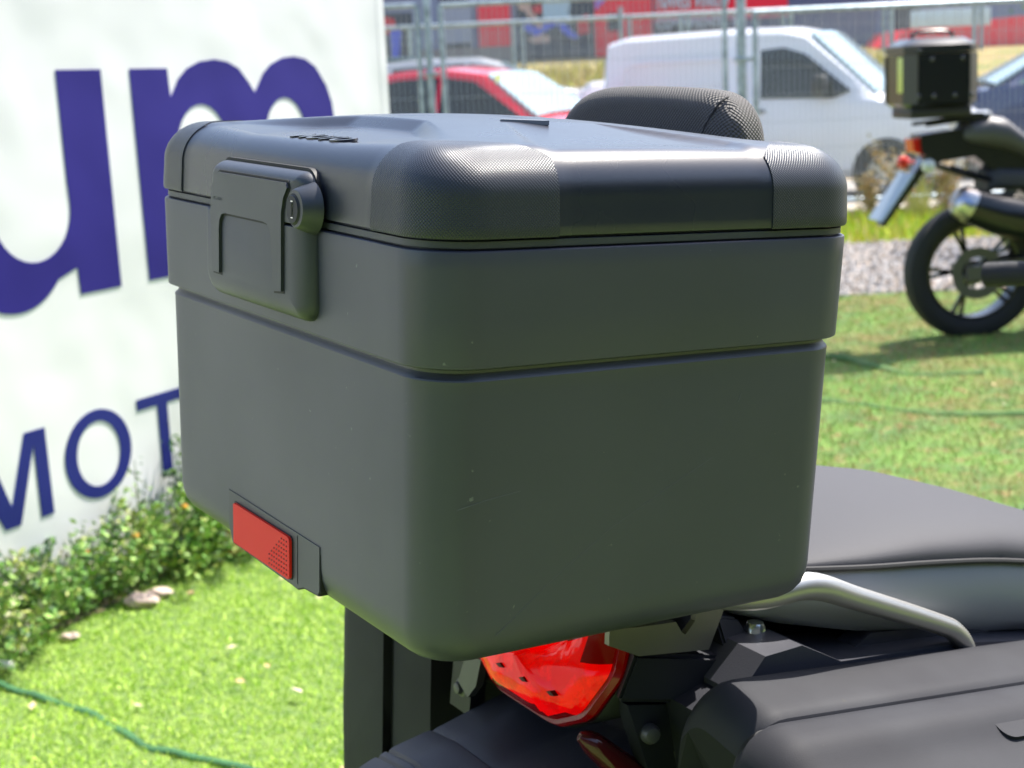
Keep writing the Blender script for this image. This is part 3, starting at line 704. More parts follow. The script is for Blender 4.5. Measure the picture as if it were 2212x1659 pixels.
# raised lettering block on the sunk panel and badge beside the side panel
t = text_bm('MOTO', .027, .0010, 1.0, .0006); zt_ = Z0 + .003
finish(t, 'lid_emblem', PL_LID, case, MB @ Matrix.Translation((.0225, .252, .0515)) @ Matrix.Rotation(rad(-6), 4, 'Y') @ Matrix.Rotation(rad(-90), 4, 'Z'), smooth=False)
bm = B(); prism(bm, [(.146, .158), (.152, .168), (.176, .146), (.170, .130)], 'z', .0655, .0688, .0006); finish(bm, 'badge', mat("grey_badge", (.25, .26, .28), .3), case, MB)
# latch: lower housing
def hb(name, yz, x0, x1, bev, m, parent=case, mods=None):
    b = B(); prism(b, yz, 'x', x0, x1, bev, 3); 
    if mods: mods(b)
    return finish(b, name, m, parent, MB, 30)
def rp(y0, z0, y1, z1, r00, r10, r11, r01, n=6):
    out = []
    for cx, cy, a0, r in ((y0 + r00, z0 + r00, 180, r00), (y1 - r10, z0 + r10, 270, r10), (y1 - r11, z1 - r11, 0, r11), (y0 + r01, z1 - r01, 90, r01)):
        for k in range(n + 1):
            a = rad(a0 + 90 * k / n); out.append((cx + r * math.cos(a), cy + r * math.sin(a)))
    return out
def swell(name, y0, z0, y1, z1, Rr, Rb, Rl, Rt, H, m, corner, parent=case):
    b = B(); rg = []
    for k in range(11):
        a = rad(90 * k / 10); i = 1 - math.cos(a); x = -H * math.sin(a) if k else -.0005
        cr_ = [max(c - i * q, .0006) for c, q in zip(corner, (Rr, Rl, Rl, Rr))]
        rg.append([(x, yy_, zz_) for yy_, zz_ in rp(y0 + i * Rr, z0 + i * Rb, y1 - i * Rl, z1 - i * Rt, cr_[0], cr_[1], cr_[2], cr_[3])])
    loft(b, [[(.006, p[1], p[2]) for p in rg[0]]] + rg); return finish(b, name, m, parent, MB, 30)
def grow(poly, d):
    n = len(poly); ar = sum(poly[i][0] * poly[(i + 1) % n][1] - poly[(i + 1) % n][0] * poly[i][1] for i in range(n)); sg = 1 if ar > 0 else -1; out = []
    for i in range(n):
        a, b_, c = Vector(poly[i - 1]), Vector(poly[i]), Vector(poly[(i + 1) % n]); e1 = (b_ - a).normalized(); e2 = (c - b_).normalized()
        n1 = Vector((e1.y, -e1.x)) * sg; n2 = Vector((e2.y, -e2.x)) * sg; h = (n1 + n2); h = h / max(h.dot(n1), .5)
        out.append((b_.x + h.x * d, b_.y + h.y * d))
    return out
b = B(); prism(b, rp(.1537, -.0050, .3240, .0340, .001, .001, .012, .016), 'x', -.0008, .012, .0); finish(b, 'latch_gap', PL_DARK, case, MB)
latch = swell('latch', .1552, -.0722, .3365, -.0055, .021, .016, .007, .001, .0122, PL, (.014, .014, .001, .001))
swell('latch_cover', .1552, -.0048, .3225, .0318, .021, .001, .005, .009, .0122, PL, (.001, .001, .010, .013))
# dark slots and the U shaped handle lying in them
hd = [(.1745, -.0512), (.1885, -.0525), (.1915, -.018), (.1935, -.0100), (.1990, -.0060), (.206, -.0050), (.280, -.0050), (.2865, -.0065), (.2905, -.0110), (.2920, -.0180), (.2925, -.0525), (.3065, -.0525), (.3085, -.0050), (.3060, .0130), (.2995, .0215), (.2920, .0250), (.166, .0250), (.1640, .0215), (.1705, .0140), (.1740, .0040)]
hd = [(y_ + (.0115 if y_ < .21 else .0095), z_ - .0015 + (.0012 if z_ < -.045 and y_ > .25 else 0)) for y_, z_ in hd]
hb('handle_slot', grow(hd, .0017), -.0125, -.008, 0, PL_DARK, latch)
hb('handle', hd, -.0142, -.0085, .0012, PL, case)
# lock barrel in its round boss
def cyl(name, y, z, x0, x1, r, m, parent, flare=0.):
    b = B(); lathe(b, [(0, x0), (r - .0008, x0), (r, x0 + .0008), (r + flare, x1), (0, x1)], Matrix(((1, 0, 0, 0), (0, 1, 0, y), (0, 0, 1, z), (0, 0, 0, 1))) @ Matrix(((0, 0, 1, 0), (1, 0, 0, 0), (0, 1, 0, 0), (0, 0, 0, 1))), 32)
    return finish(b, name, m, parent, MB, 30)
boss = cyl('lock_boss', .1600, .0072, -.0150, -.002, .0135, PL, case, .005)
cyl('lock_ring', .1625, .0065, -.0154, -.013, .0113, PL_DARK, boss)
lk = cyl('lock', .1625, .0065, -.0162, -.013, .0100, PL_BLACK, case)
b = B(); box(b, -.0164, .1608, .0005, -.0161, .1642, .0125, 0); finish(b, 'keyhole_plate', CHROME, lk, MB)
b = B(); box(b, -.0168, .1616, .0014, -.0163, .1634, .0116, 0); finish(b, 'keyhole', PL_DARK, lk, MB)
t = text_bm('>PC+ASA<', .0040, .0001, 1.0, 0)
finish(t, 'moulded_mark', PL, case, MB @ Matrix.Translation((-.01425, .3125, .0022)) @ Matrix(((0, 0, -1, 0), (-1, 0, 0, 0), (0, 1, 0, 0), (0, 0, 0, 1))), smooth=False)
# red release button in its frame low on the rear face
fr_ = [(.171, -.2385), (.3435, -.2365), (.3435, -.2665), (.3360, -.2790), (.221, -.2805), (.209, -.2810), (.205, -.2795), (.199, -.2770), (.174, -.2755), (.171, -.272)]
b = B(); prism(b, grow(fr_[:], .0012), 'x', .0094, .02, 0); finish(b, 'frame_gap', PL_DARK, case, MB)
b = B(); prism(b, fr_, 'x', .0086, .03, .0008, 2); finish(b, 'release_frame', PL, case, MB, 30)
b = B(); box(b, .0083, .2085, -.2775, .0088, .2090, -.2395, 0); finish(b, 'joint_line', PL_DARK, case, MB)
b = B(); prism(b, rp(.2170, -.2778, .3315, -.2430, .004, .002, .002, .004), 'x', .0082, .012, 0); finish(b, 'button_gap', PL_DARK, case, MB)
b = B(); prism(b, rp(.2185, -.2770, .3285, -.2438, .004, .002, .002, .004), 'x', .0060, .014, .0012, 3); rbn = finish(b, 'release_button', RED_MATTE, case, MB, 30)
b = B()
for i in range(9):
    for j in range(8):
        if i + j * -1.0 < 2.6 and i < 8: lathe(b, [(0, 0), (.0008, 0), (.0008, .0004)], ori((.00595, .2232 + i * .0046, -.2480 - j * .0037), (-1, 0, 0)), 8)
finish(b, 'grip_dots', RED_DOT, rbn, MB)
# scratches: thin pale scuffs in the plastic
SCU = mat("scuff", (.13, .135, .14), .6)
def scuff(pts, wv):
    g = B()
    for p, q in zip(pts, pts[1:]): tube(g, [p, q], wv, 5)
    finish(g, 'scratch', SCU, case, MB)
def face_y(z): return .0096 - (z + .255) / .163 * .0030 if z < -.09 else .0017
scuff([(x, face_y(z) - .00002, z) for x, z in ((.06, -.262), (.10, -.232), (.15, -.200), (.20, -.176), (.235, -.160))], .00014)
scuff([(x, face_y(z) - .00002, z) for x, z in ((.028, -.172), (.05, -.168), (.075, -.165))], .00014)
scuff([(face_y(z) - .00002, y, z) for y, z in ((.062, -.030), (.058, -.045), (.054, -.064), (.053, -.076))], .00014)
scuff([(x, face_y(z) - .00002, z) for x, z in ((.255, -.122), (.2575, -.116))], .0003)
# backrest pad on the front of the lid
b = B()
def cat(pl, n=6):
    P_ = [pl[0]] + pl + [pl[-1]]; out = []
    for i in range(1, len(P_) - 2):
        for k in range(n):
            t = k / n; a, b2_, c, d = [Vector(q) for q in P_[i - 1:i + 3]]
            out.append(tuple(.5 * ((2 * b2_) + (c - a) * t + (2 * a - 5 * b2_ + 4 * c - d) * t * t + (3 * b2_ - a - 3 * c + d) * t ** 3)))
    return out + [tuple(pl[-1])]
yz = cat([(.152, .020), (.154, .050), (.162, .074), (.182, .0895), (.215, .0945), (.29, .0955), (.35, .0925), (.385, .082), (.408, .062), (.418, .036), (.420, .020)])
nb = B(); rg = []; cY = .286; RR = .019
for x_, i in [(.360 + RR * (1 - math.sin(rad(a))), RR * (1 - math.cos(rad(a)))) for a in range(90, -1, -10)] + [(.360 + RR + .010 + RR * math.sin(rad(a)), RR * (1 - math.cos(rad(a)))) for a in range(10, 91, 10)][0:9]:
    i = RR * (1 - math.sqrt(max(0, 1 - ((abs(x_ - .384) - .005) / RR) ** 2))) if abs(x_ - .384) > .005 else 0
    i = min(i, RR)
    rg.append([(x_, cY + (y_ - cY) * (1 - i / .134), z - i * .95 * min(1, max(0, (z - .02) / .03))) for y_, z in yz])
rg.sort(key=lambda r: r[0][0])
loft(nb, rg)
merge(b, nb); bmesh.ops.recalc_face_normals(b, faces=b.faces); b.normal_update()
uvl = b.loops.layers.uv.new("UVMap")
for f in b.faces:
    n_ = f.normal; ax = max(range(3), key=lambda i: abs(n_[i]))
    for lp in f.loops:
        c_ = lp.vert.co; lp[uvl].uv = ((c_.y, c_.z), (c_.x, c_.z), (c_.y, c_.x))[ax]
pad = finish(b, 'backrest_pad', MESHFAB, case, MB, 60)
b = B()
sp = [(.3605, .196, .040), (.3602, .190, .058), (.3612, .182, .072), (.3660, .177, .0830), (.374, .176, .0880)]
tube(b, sp, .0009, 6, sub=5); finish(b, 'seam', STITCH, pad, MB)
b = B(); box(b, .3665, .18, -.03, .390, .390, .035, .006); finish(b, 'backrest_bracket', PL_BLACK, case, MB)
# rack adapter plate under the case
b = B(); box(b, .07, .12, -.296, .30, .375, -.2835, .004); finish(b, 'mounting_plate', PL_BLACK, case, MB)
# lid hinge at the front
b = B(); box(b, L - .002, .10, -.02, L + .012, .40, .012, .004); finish(b, 'hinge', PL_BLACK, case, MB)

# ================================================================ MOTORCYCLES
def bike_wheel(o, F, cx, r, w, hub_r, spokes, disc, rimm, dual=False, tread=True):
    A = Matrix.Translation((cx, 0, r)) @ Matrix.Rotation(rad(90), 4, 'X')
    g = B(); prof = [(r * .70, -w * .36), (r * .77, -w * .47), (r * .89, -w * .5), (r * .965, -w * .40), (r, -w * .14), (r, w * .14), (r * .965, w * .40), (r * .89, w * .5), (r * .77, w * .47), (r * .70, w * .36)]
    ring(g, prof, A, 64); wh = finish(g, 'wheel', RUBBER, o, F, 40)
    g = B(); ring(g, [(r * .665, -w * .36), (r * .72, -w * .38), (r * .72, w * .38), (r * .665, w * .36), (r * .65, 0)], A, 64)
    for k in range(spokes):
        for s in ((-.1, .1) if dual else (0,)):
            a = 2 * math.pi * (k + .5) / spokes + s
            p = Vector((hub_r * math.cos(a - s * 1.5), hub_r * math.sin(a - s * 1.5), 0)); q = Vector((r * .67 * math.cos(a), r * .67 * math.sin(a), 0))
            bar(g, A @ p, A @ q, .016, .02)
    lathe(g, [(0, -.055), (hub_r * .8, -.055), (hub_r, -.02), (hub_r, .02), (hub_r * .8, .055), (0, .055)], A, 28); finish(g, 'rim', rimm, wh, F, 40)
    g = B(); ring(g, [(disc * .62, w * .62), (disc, w * .62), (disc, w * .66), (disc * .62, w * .66)], A, 48)
    for k in range(6):
        a = 2 * math.pi * k / 6; bar(g, A @ Vector((hub_r * .6 * math.cos(a), hub_r * .6 * math.sin(a), w * .63)), A @ Vector((disc * .66 * math.cos(a + .3), disc * .66 * math.sin(a + .3), w * .64)), .014, .005, A.to_3x3() @ Vector((0, 0, 1)))
    finish(g, 'brake_disc', GREYP, wh, F)
    return wh
def bike_core(o, F, r=.33, wb=1.55, body=BLACKP, drop=0., seat=True):
    """everything forward of the tail: wheels, swingarm, engine, frame, tank, fork, bars"""
    bike_wheel(o, F, 0, r, .15, .075, 5, .135, BLACKP, True)
    bike_wheel(o, F, wb, r * 1.02, .115, .07, 5, .155, BLACKP, True)
    def P(name, bm_, m, ang=32): return finish(bm_, name, m, o, F, ang)
    g = B(); 
    for s in (-.11, .11): prism(g, [(-.06, r - .035), (-.06, r + .035), (.25, r + .07), (.56, r + .10), (.56, r), (.2, r - .03)], 'y', s - .018, s + .018, .008)
    P('swingarm', g, GREYP)
    g = B(); box(g, .42, -.19, .24, .95, .19, .58, .05, 3); box(g, .62, -.14, .55, .92, .14, .74, .04, 3)
    for k in range(6): box(g, .63, -.16, .585 + k * .026, .93, .16, .592 + k * .026, .002, 1)
    P('engine', g, GREYP)
    g = B()
    for s in (-.13, .13):
        tube(g, [(1.28, s * .4, .98 - drop), (1.05, s, .86 - drop), (.62, s, .74), (.44, s, .46)], .024, 10, sub=4)
        tube(g, [(.62, s * .8, .74), (.30, s * .7, .76)] + ([] if drop else [(-.15, s * .8, .90)]), .016, 10, sub=3)
    P('frame', g, BLACKP)
    g = B(); rows_ = []
    for x_, w_, zb, zt_2 in ((.50, .10, .80, .86), (.58, .14, .80, .95), (.75, .17, .78, 1.04), (.95, .19, .78, 1.08), (1.12, .18, .82, 1.06), (1.22, .12, .88, 1.0), (1.26, .06, .92, .97)):
        rows_.append([(x_ + drop * .6, w_ * math.copysign(abs(math.cos(t_)) ** .7, math.cos(t_)), (zb + zt_2) / 2 - drop + (zt_2 - zb) / 2 * math.copysign(abs(math.sin(t_)) ** .7, math.sin(t_))) for t_ in [2 * math.pi * k / 24 for k in range(24)]])
    loft(g, rows_); P('fuel_tank', g, body)
    g = B()
    for s in (-.10, .10): tube(g, [(1.26, s, 1.02), (wb, s, r + .02)], .024, 12)
    for z_ in (.90, 1.02): box(g, 1.22, -.13, z_ - .015, 1.34, .13, z_ + .015, .008)
    P('fork', g, GREYP)
    g = B(); pr_ = [(wb + (r + .03) * math.cos(rad(a)), r + (r + .03) * math.sin(rad(a))) for a in range(30, 151, 15)]; pr2 = [(wb + (r + .015) * math.cos(rad(a)), r + (r + .015) * math.sin(rad(a))) for a in range(150, 29, -15)]
    prism(g, pr_ + pr2, 'y', -.07, .07, .004); P('front_mudguard', g, body)
    g = B(); tube(g, [(1.05, -.42, 1.10), (1.15, -.25, 1.12), (1.22, -.06, 1.08), (1.22, .06, 1.08), (1.15, .25, 1.12), (1.05, .42, 1.10)], .012, 10, sub=4)
    P('handlebar', g, BLACKP)
    for s in (-1, 1):
        g = B(); tube(g, [(1.07, s * .30, 1.11), (1.04, s * .42, 1.10)], .018, 12); P('grip', g, RUBBER)
        g = B(); tube(g, [(1.14, s * .24, 1.12), (1.18, s * .34, 1.26)], .006, 8); lathe(g, [(0, -.01), (.05, -.01), (.056, .0), (.05, .012), (0, .016)], ori((1.18, s * .36, 1.29), (-1, 0, 0)), 20); P('mirror', g, BLACKP)
    g = B(); prism(g, [(1.30, .84), (1.52, .92), (1.56, 1.0), (1.42, 1.14), (1.30, 1.10)], 'y', -.13, .13, .03); P('front_fairing', g, body)
    g = B(); lathe(g, [(0, .02), (.06, .015), (.07, 0)], ori((1.535, 0, .97), (1, 0, .2)), 24); P('headlight', g, LAMPG)
    g = B(); prism(g, [(1.40, 1.12), (1.44, 1.13), (1.27, 1.38), (1.255, 1.38)], 'y', -.13, .13, .004); P('screen', g, GLASS_D)
    if seat:
        g = B(); rows_ = []
        for x_, w_, zt_2 in ((.05, .10, .86), (.10, .14, .88), (.25, .15, .87), (.42, .13, .86), (.55, .09, .90), (.58, .06, .88)):
            rows_.append([(x_, w_ * math.cos(t_), zt_2 - .05 + .06 * math.copysign(abs(math.sin(t_)) ** .6, math.sin(t_))) for t_ in [2 * math.pi * k / 20 for k in range(20)]])
        loft(g, rows_); P('rider_seat', g, SEATM)
    g = B(); tube(g, [(.62, .20, .16), (.45, .30, .03)], .012, 8); P('side_stand', g, BLACKP)
    g = B()
    for s in (-1, 1): tube(g, [(.50, s * .16, .34), (.50, s * .30, .34)], .012, 8)
    P('footrest', g, GREYP)

# ---- the near motorcycle, whose tail carries the top case
hd_ = math.atan2(MB[1][0], MB[0][0])
gp = MB @ Vector((.36, WD / 2, -1.302)); gp.z = 0
NF = Matrix.Translation(gp) @ Matrix.Rotation(hd_, 4, 'Z')
moto = empty('motorcycle', NF, 'near motorcycle with grey vinyl seat, silver grab rail and red tail light', 'motorcycle')
bike_core(moto, NF, .33, 1.55, PL_BLACK, drop=.13, seat=False)
def part(name, bm_, m, ang=32, parent=moto): return finish(bm_, name, m, parent, MB, ang)
YC = WD / 2
# passenger seat: pad and the coloured panel under it
xs_ = [.350, .372, .41, .48, .56, .65, .74, .82, .90, .98, 1.04, 1.07]
def seat_top(x): return float(np.interp(x, [.35, .42, .52, .60, .70, .80, .90, 1.0, 1.07], [-.2985, -.286, -.280, -.281, -.292, -.318, -.350, -.382, -.405]))
def seat_seam(x): return float(np.interp(x, [.35, .42, .60, .70, .76, .84, 1.07], [-.300, -.296, -.312, -.326, -.345, -.385, -.42]))
def seat_w(x): return float(np.interp(x, [.35, .372, .41, .48, .7, .9, 1.07], [.085, .118, .142, .155, .162, .155, .13]))
rows_ = []
for x in xs_:
    zt2, zs, w_ = seat_top(x), seat_seam(x), seat_w(x); row = []
    for k in range(25):
        a = math.pi * k / 24; c_, s_ = math.cos(a), math.sin(a)
        row.append((x, YC - w_ * math.copysign(abs(c_) ** .55, c_), zs + (zt2 - zs) * abs(s_) ** .75))
    row += [(x, YC + w_ * t * .9, zs - .012) for t in (1, .5, 0, -.5, -1)]
    rows_.append(row)
bm = B(); loft(bm, rows_); seat_o = part('seat', bm, SEATM, 45)
bm = B()
for s in (-1, 1):
    pts = [(x, YC - s * (seat_w(x) + .001), seat_seam(x) - .0005) for x in xs_[1:]]; tube(bm, pts, .0028, 8, sub=4)
finish(bm, 'piping', STITCH, seat_o, MB)
rows_ = []
for x in xs_:
    zs, w_ = seat_seam(x) - .002, seat_w(x); zb = float(np.interp(x, [.35, .42, .55, .75, 1.07], [-.335, -.350, -.376, -.405, -.44])); row = []
    for t, b_ in ((0, -.002), (.15, .004), (.5, .006), (.8, .0), (1, -.012)): row.append((x, YC - (w_ + b_), zs + (zb - zs) * t))
    for t, b_ in ((1, -.012), (.8, .0), (.5, .006), (.15, .004), (0, -.002)): row.append((x, YC + (w_ + b_), zs + (zb - zs) * t))
    rows_.append(row)
bm = B(); loft(bm, rows_); part('seat_panel', bm, SEATSIDE, 40)
# rider seat beyond it
rows_ = []
for x, zt2, w_ in ((1.05, -.46, .10), (1.10, -.435, .14), (1.25, -.44, .155), (1.42, -.44, .13), (1.55, -.42, .09)):
    rows_.append([(x, YC + w_ * math.copysign(abs(math.cos(t_)) ** .7, math.cos(t_)), zt2 - .06 + .06 * math.sin(t_)) for t_ in [2 * math.pi * k / 24 for k in range(24)]])
bm = B(); loft(bm, rows_); part('rider_seat', bm, SEATM, 45)
# black tray between seat and panniers
bm = B(); prism(bm, [(.30, -.395), (.36, -.375), (.60, -.405), (1.05, -.47), (1.05, -.56), (.33, -.52)], 'y', YC - .165, YC + .165, .008); part('tail_tray', bm, PL_BLACK)
for s in (-1, 1):
    def yy(v): return YC + s * v
    bm = B()
    # faceted side deck with a raised rib
    a0, a1 = sorted((yy(.105), yy(.175)))
    prism(bm, [(.355, -.352), (.395, -.350), (.44, -.372), (.60, -.384), (.80, -.415), (1.0, -.45), (1.0, -.52), (.34, -.50), (.33, -.38)], 'y', a0, a1, .006)
    part('side_deck', bm, PL_FENDER)
    bm = B(); a0, a1 = sorted((yy(.128), yy(.150)))
    prism(bm, [(.47, -.380), (.50, -.366), (.62, -.378), (.66, -.395)], 'y', a0, a1, .003); part('deck_rib', bm, PL_FENDER)
    # block beside the tail light
    bm = B()
    q0 = [(.262, yy(.126), -.350), (.350, yy(.132), -.366), (.330, yy(.130), -.404), (.247, yy(.124), -.388)]
    q1 = [(.285, yy(.085), -.346), (.36, yy(.085), -.362), (.36, yy(.085), -.41), (.27, yy(.085), -.40)]
    loft(bm, [q0, q1]); bmesh.ops.bevel(bm, geom=list(bm.edges), offset=.003, segments=2, affect='EDGES'); part('tail_cowl', bm, PL_BLACK)
    bm = B(); loft(bm, [[(.350, yy(.118), -.335), (.372, yy(.120), -.340), (.392, yy(.140), -.378), (.350, yy(.140), -.372)], [(.350, yy(.07), -.335), (.372, yy(.07), -.340), (.392, yy(.07), -.378), (.350, yy(.07), -.372)]])
    bmesh.ops.bevel(bm, geom=list(bm.edges), offset=.002, segments=2, affect='EDGES'); part('cowl_wedge', bm, PL_BLACK)
    bm = B(); prism(bm, [(.262, -.396), (.34, -.410), (.44, -.42), (.44, -.56), (.36, -.54), (.285, -.455)], 'y', *sorted((yy(.10), yy(.118))), .004); part('undertail_panel', bm, PL_BLACK)
    # rack leg plate with a V cut
    bm = B(); yp = yy(.127)
    prism(bm, [(.232, -.322), (.262, -.3255), (.298, -.3275), (.305, -.338), (.3085, -.340), (.318, -.330), (.3185, -.3200), (.352, -.326), (.334, -.3575), (.262, -.350), (.245, -.344), (.20, -.317), (.20, -.297), (.355, -.297), (.352, -.3260), (.318, -.3200), (.298, -.3190)][0:4] + [(.3085, -.340), (.318, -.330), (.320, -.306), (.356, -.306), (.334, -.3575), (.262, -.350), (.232, -.336)], 'y', yp - .003, yp + .003, .0008)
    part('rack_leg', bm, ALU)
    bm = B(); lathe(bm, [(0, .006), (.006, .006), (.008, .003), (.0085, 0), (.013, 0), (.013, -.004)], ori((.293, yy(.105), -.345), (0, 0, 1)), 16); part('bolt', bm, CHROME); bm = B(); lathe(bm, [(0, .009), (.007, .009), (.009, .005), (.0095, 0), (.014, 0), (.015, -.004)], ori((.385, yy(.128), -.352), (0, 0, 1)), 16)
    part('bolt', bm, CHROME)
    # grab rail
    bm = B(); tube(bm, [(.245, yy(.105), -.296), (.285, yy(.140), -.2985), (.340, yy(.172), -.301), (.395, yy(.177), -.2985), (.45, yy(.177), -.318), (.55, yy(.177), -.357), (.575, yy(.177), -.370), (.592, yy(.175), -.388), (.600, yy(.172), -.410)], [.007, .008, .0105, .0115, .0102, .0092, .0092, .009, .0085], 18, sub=6)
    part('grab_rail', bm, SILVER, 60)
    bm = B(); lathe(bm, [(0, .008), (.016, .008), (.02, 0), (.02, -.02)], ori((.600, yy(.170), -.408), (0, 0, 1)), 20); part('rail_socket', bm, PL_BLACK)
# rack platform under the case
bm = B(); box(bm, .20, YC - .125, -.3045, .36, YC + .125, -.2975, .002); part('rack', bm, ALU)
# tail light: housing, dark rim and a domed red lens with a dark lip and brow
hp = [(-.045, -.437, .250), (-.086, -.416, .252), (-.113, -.371, .262), (-.093, -.331, .285), (.093, -.331, .285), (.113, -.371, .262), (.086, -.416, .252), (.045, -.437, .250)]
def tl_outline(n=6, rnd=.18):
    out = []; m_ = len(hp)
    for i in range(m_):
        p0, p1, p2 = hp[i - 1], hp[i], hp[(i + 1) % m_]
        a_ = [p1[k] + (p0[k] - p1[k]) * rnd for k in range(3)]; c_ = [p1[k] + (p2[k] - p1[k]) * rnd for k in range(3)]
        for j in range(n + 1):
            t = j / n; out.append(tuple((1 - t) ** 2 * a_[k] + 2 * t * (1 - t) * p1[k] + t * t * c_[k] for k in range(3)))
    return out
TO = tl_outline()
def tl(off, sc): return [(x_ + off, YC + y_ * sc, -.386 + (z_ + .386) * sc) for y_, z_, x_ in TO]
bm = B(); loft(bm, [tl(.004, .96), tl(-.002, 1.055), tl(.003, 1.085), tl(.06, 1.09)]); th = part('tail_light', bm, PL_BLACK)
bm = B(); loft(bm, [tl(.004, 1.0), tl(-.006, 1.035), tl(-.010, .99), tl(-.009, .93)], cap0=False, cap1=False); finish(bm, 'lens_rim', LENS_D, th, MB, 20)
bm = B(); lv_ = [(-.007, .945), (-.011, .92), (-.0165, .865), (-.020, .79), (-.0228, .68), (-.0245, .55), (-.0255, .40), (-.026, .22), (-.026, .02)]
rg = [tl(o_, s_) for o_, s_ in lv_]; vs = loft(bm, rg, cap0=False, cap1=True)
for f in bm.faces:
    c_ = f.calc_center_median(); rad_ = max(abs(c_.y - YC) / .113, abs(c_.z + .386) / .052)
    f.material_index = 1 if (c_.z > -.3665 + .06 * abs(c_.y - YC) or c_.z < -.4215) else (2 if c_.y > YC + .098 else 0)
for v in bm.verts:      # three shallow reflector bowls showing through the lens
    u = (v.co.y - YC) / .085
    if abs(u) < 1 and -.42 < v.co.z < -.362: v.co.x += .0030 * abs(math.sin(1.5 * math.pi * (u + 1))) * math.sin(math.pi * (v.co.z + .42) / .058)
finish(bm, 'lens', [LENS, LENS_D, AMBER], th, MB, 24)
for k in range(4):
    bm = B(); y = YC - .056 + k * .037; xx = .2243 + .0042 * ((y - YC) / .056) ** 2
    loft(bm, [[(xx + e, y - .006, -.402), (xx + e, y, -.3995), (xx + e, y + .006, -.402), (xx + e, y, -.4035)] for e in (-.0006, .004)]); finish(bm, 'led_mark', LEDM, th, MB)
# rear mudguard with folds, running back below the tail light
def fz(x, y):
    v = abs(y - YC) / .105
    base = float(np.interp(x, [.118, .135, .20, .27, .34, .40], [-.508, -.500, -.484, -.462, -.446, -.44]))
    z = base - .016 * max(0, v - .55) - .004 * max(0, 1 - abs((x - .205) / .004)) * .3
    for g_ in (.150, .161): z -= .0030 * max(0, 1 - abs((x - g_) / .0024))
    fold = max(0, 1 - v / (.25 + max(0, (x - .2)) * 3.2)); z -= .012 * fold * min(max((x - .205) / .1, 0), 1)
    if x > .206: z -= .0018
    return z
bm = B(); xs2 = sorted(set([.118, .122, .13, .14] + [.146 + .0012 * i for i in range(18)] + [.17 + .01 * i for i in range(24)] + [.2045, .2062]))
rows_ = []
for x in xs2:
    w_ = float(np.interp(x, [.118, .126, .17, .27, .40], [.092, .098, .104, .098, .095])); r_ = []
    for k in range(25):
        y = YC - w_ + 2 * w_ * k / 24; r_.append((x, y, fz(x, y)))
    r_ += [(x, YC + w_ + .002, fz(x, YC + w_) - .030), (x, YC - w_ - .002, fz(x, YC - w_) - .030)]
    rows_.append(r_)
loft(bm, rows_); part('rear_mudguard', bm, PL_FENDER, 22)
bm = B(); box(bm, .085, YC - .085, -.60, .12, YC + .085, -.505, .006); part('plate_bracket', bm, PL_BLACK)
bm = B(); prism(bm, [(.088, -.545), (.075, -.70), (.079, -.70), (.092, -.545)], 'y', YC - .11, YC + .11, .001); part('number_plate', bm, mat("plate_white", (.7, .7, .68), .4))
# left indicator bracket glimpsed between pannier and lamp
bm = B(); tube(bm, [(.30, YC + .09, -.44), (.285, YC + .118, -.452)], .007, 10); lathe(bm, [(0, .010), (.009, .008), (.012, 0), (.012, -.02)], ori((.282, YC + .125, -.455), (-1, .5, 0)), 18); part('indicator', bm, PL_BLACK)
# small pivot and glossy lamp end low by the mudguard
bm = B(); lathe(bm, [(0, .01), (.006, .009), (.0085, .004), (.0085, 0)], ori((.284, YC - .1195, -.424), (-.25, -1, .15)), 18); part('pivot_cap', bm, GREYP)
bm = B(); tube(bm, [(.236, .158, -.428), (.246, .154, -.435), (.268, .150, -.455), (.300, .146, -.480)], [.004, .010, .0125, .012], 14, sub=3); part('side_indicator', bm, mat("smoked_red_lens", (.08, .008, .010), .08, spec=.6))
bm = B(); prism(bm, [(.318, -.418), (.345, -.422), (.358, -.452), (.340, -.462), (.326, -.446)], 'x', .238, .246, .002); part('mount_plate', bm, GREYP)
bm = B(); prism(bm, [(.345, -.436), (.380, -.436), (.386, -.486), (.350, -.486)], 'x', .246, .262, .006); part('pannier_latch', bm, PL_BLACK)
bm = B(); lathe(bm, [(0, .006), (.005, .005), (.0065, .001), (.009, 0), (.009, -.01)], ori((.246, .366, -.463), (-1, 0, 0)), 18); part('bolt', bm, GREYP)
# pannier bracket
bm = B(); 
for s in (-1, 1): tube(bm, [(.30, YC + s * .10, -.44), (.36, YC + s * .145, -.47), (.60, YC + s * .15, -.47)], .008, 8)
part('pannier_rail', bm, PL_BLACK)

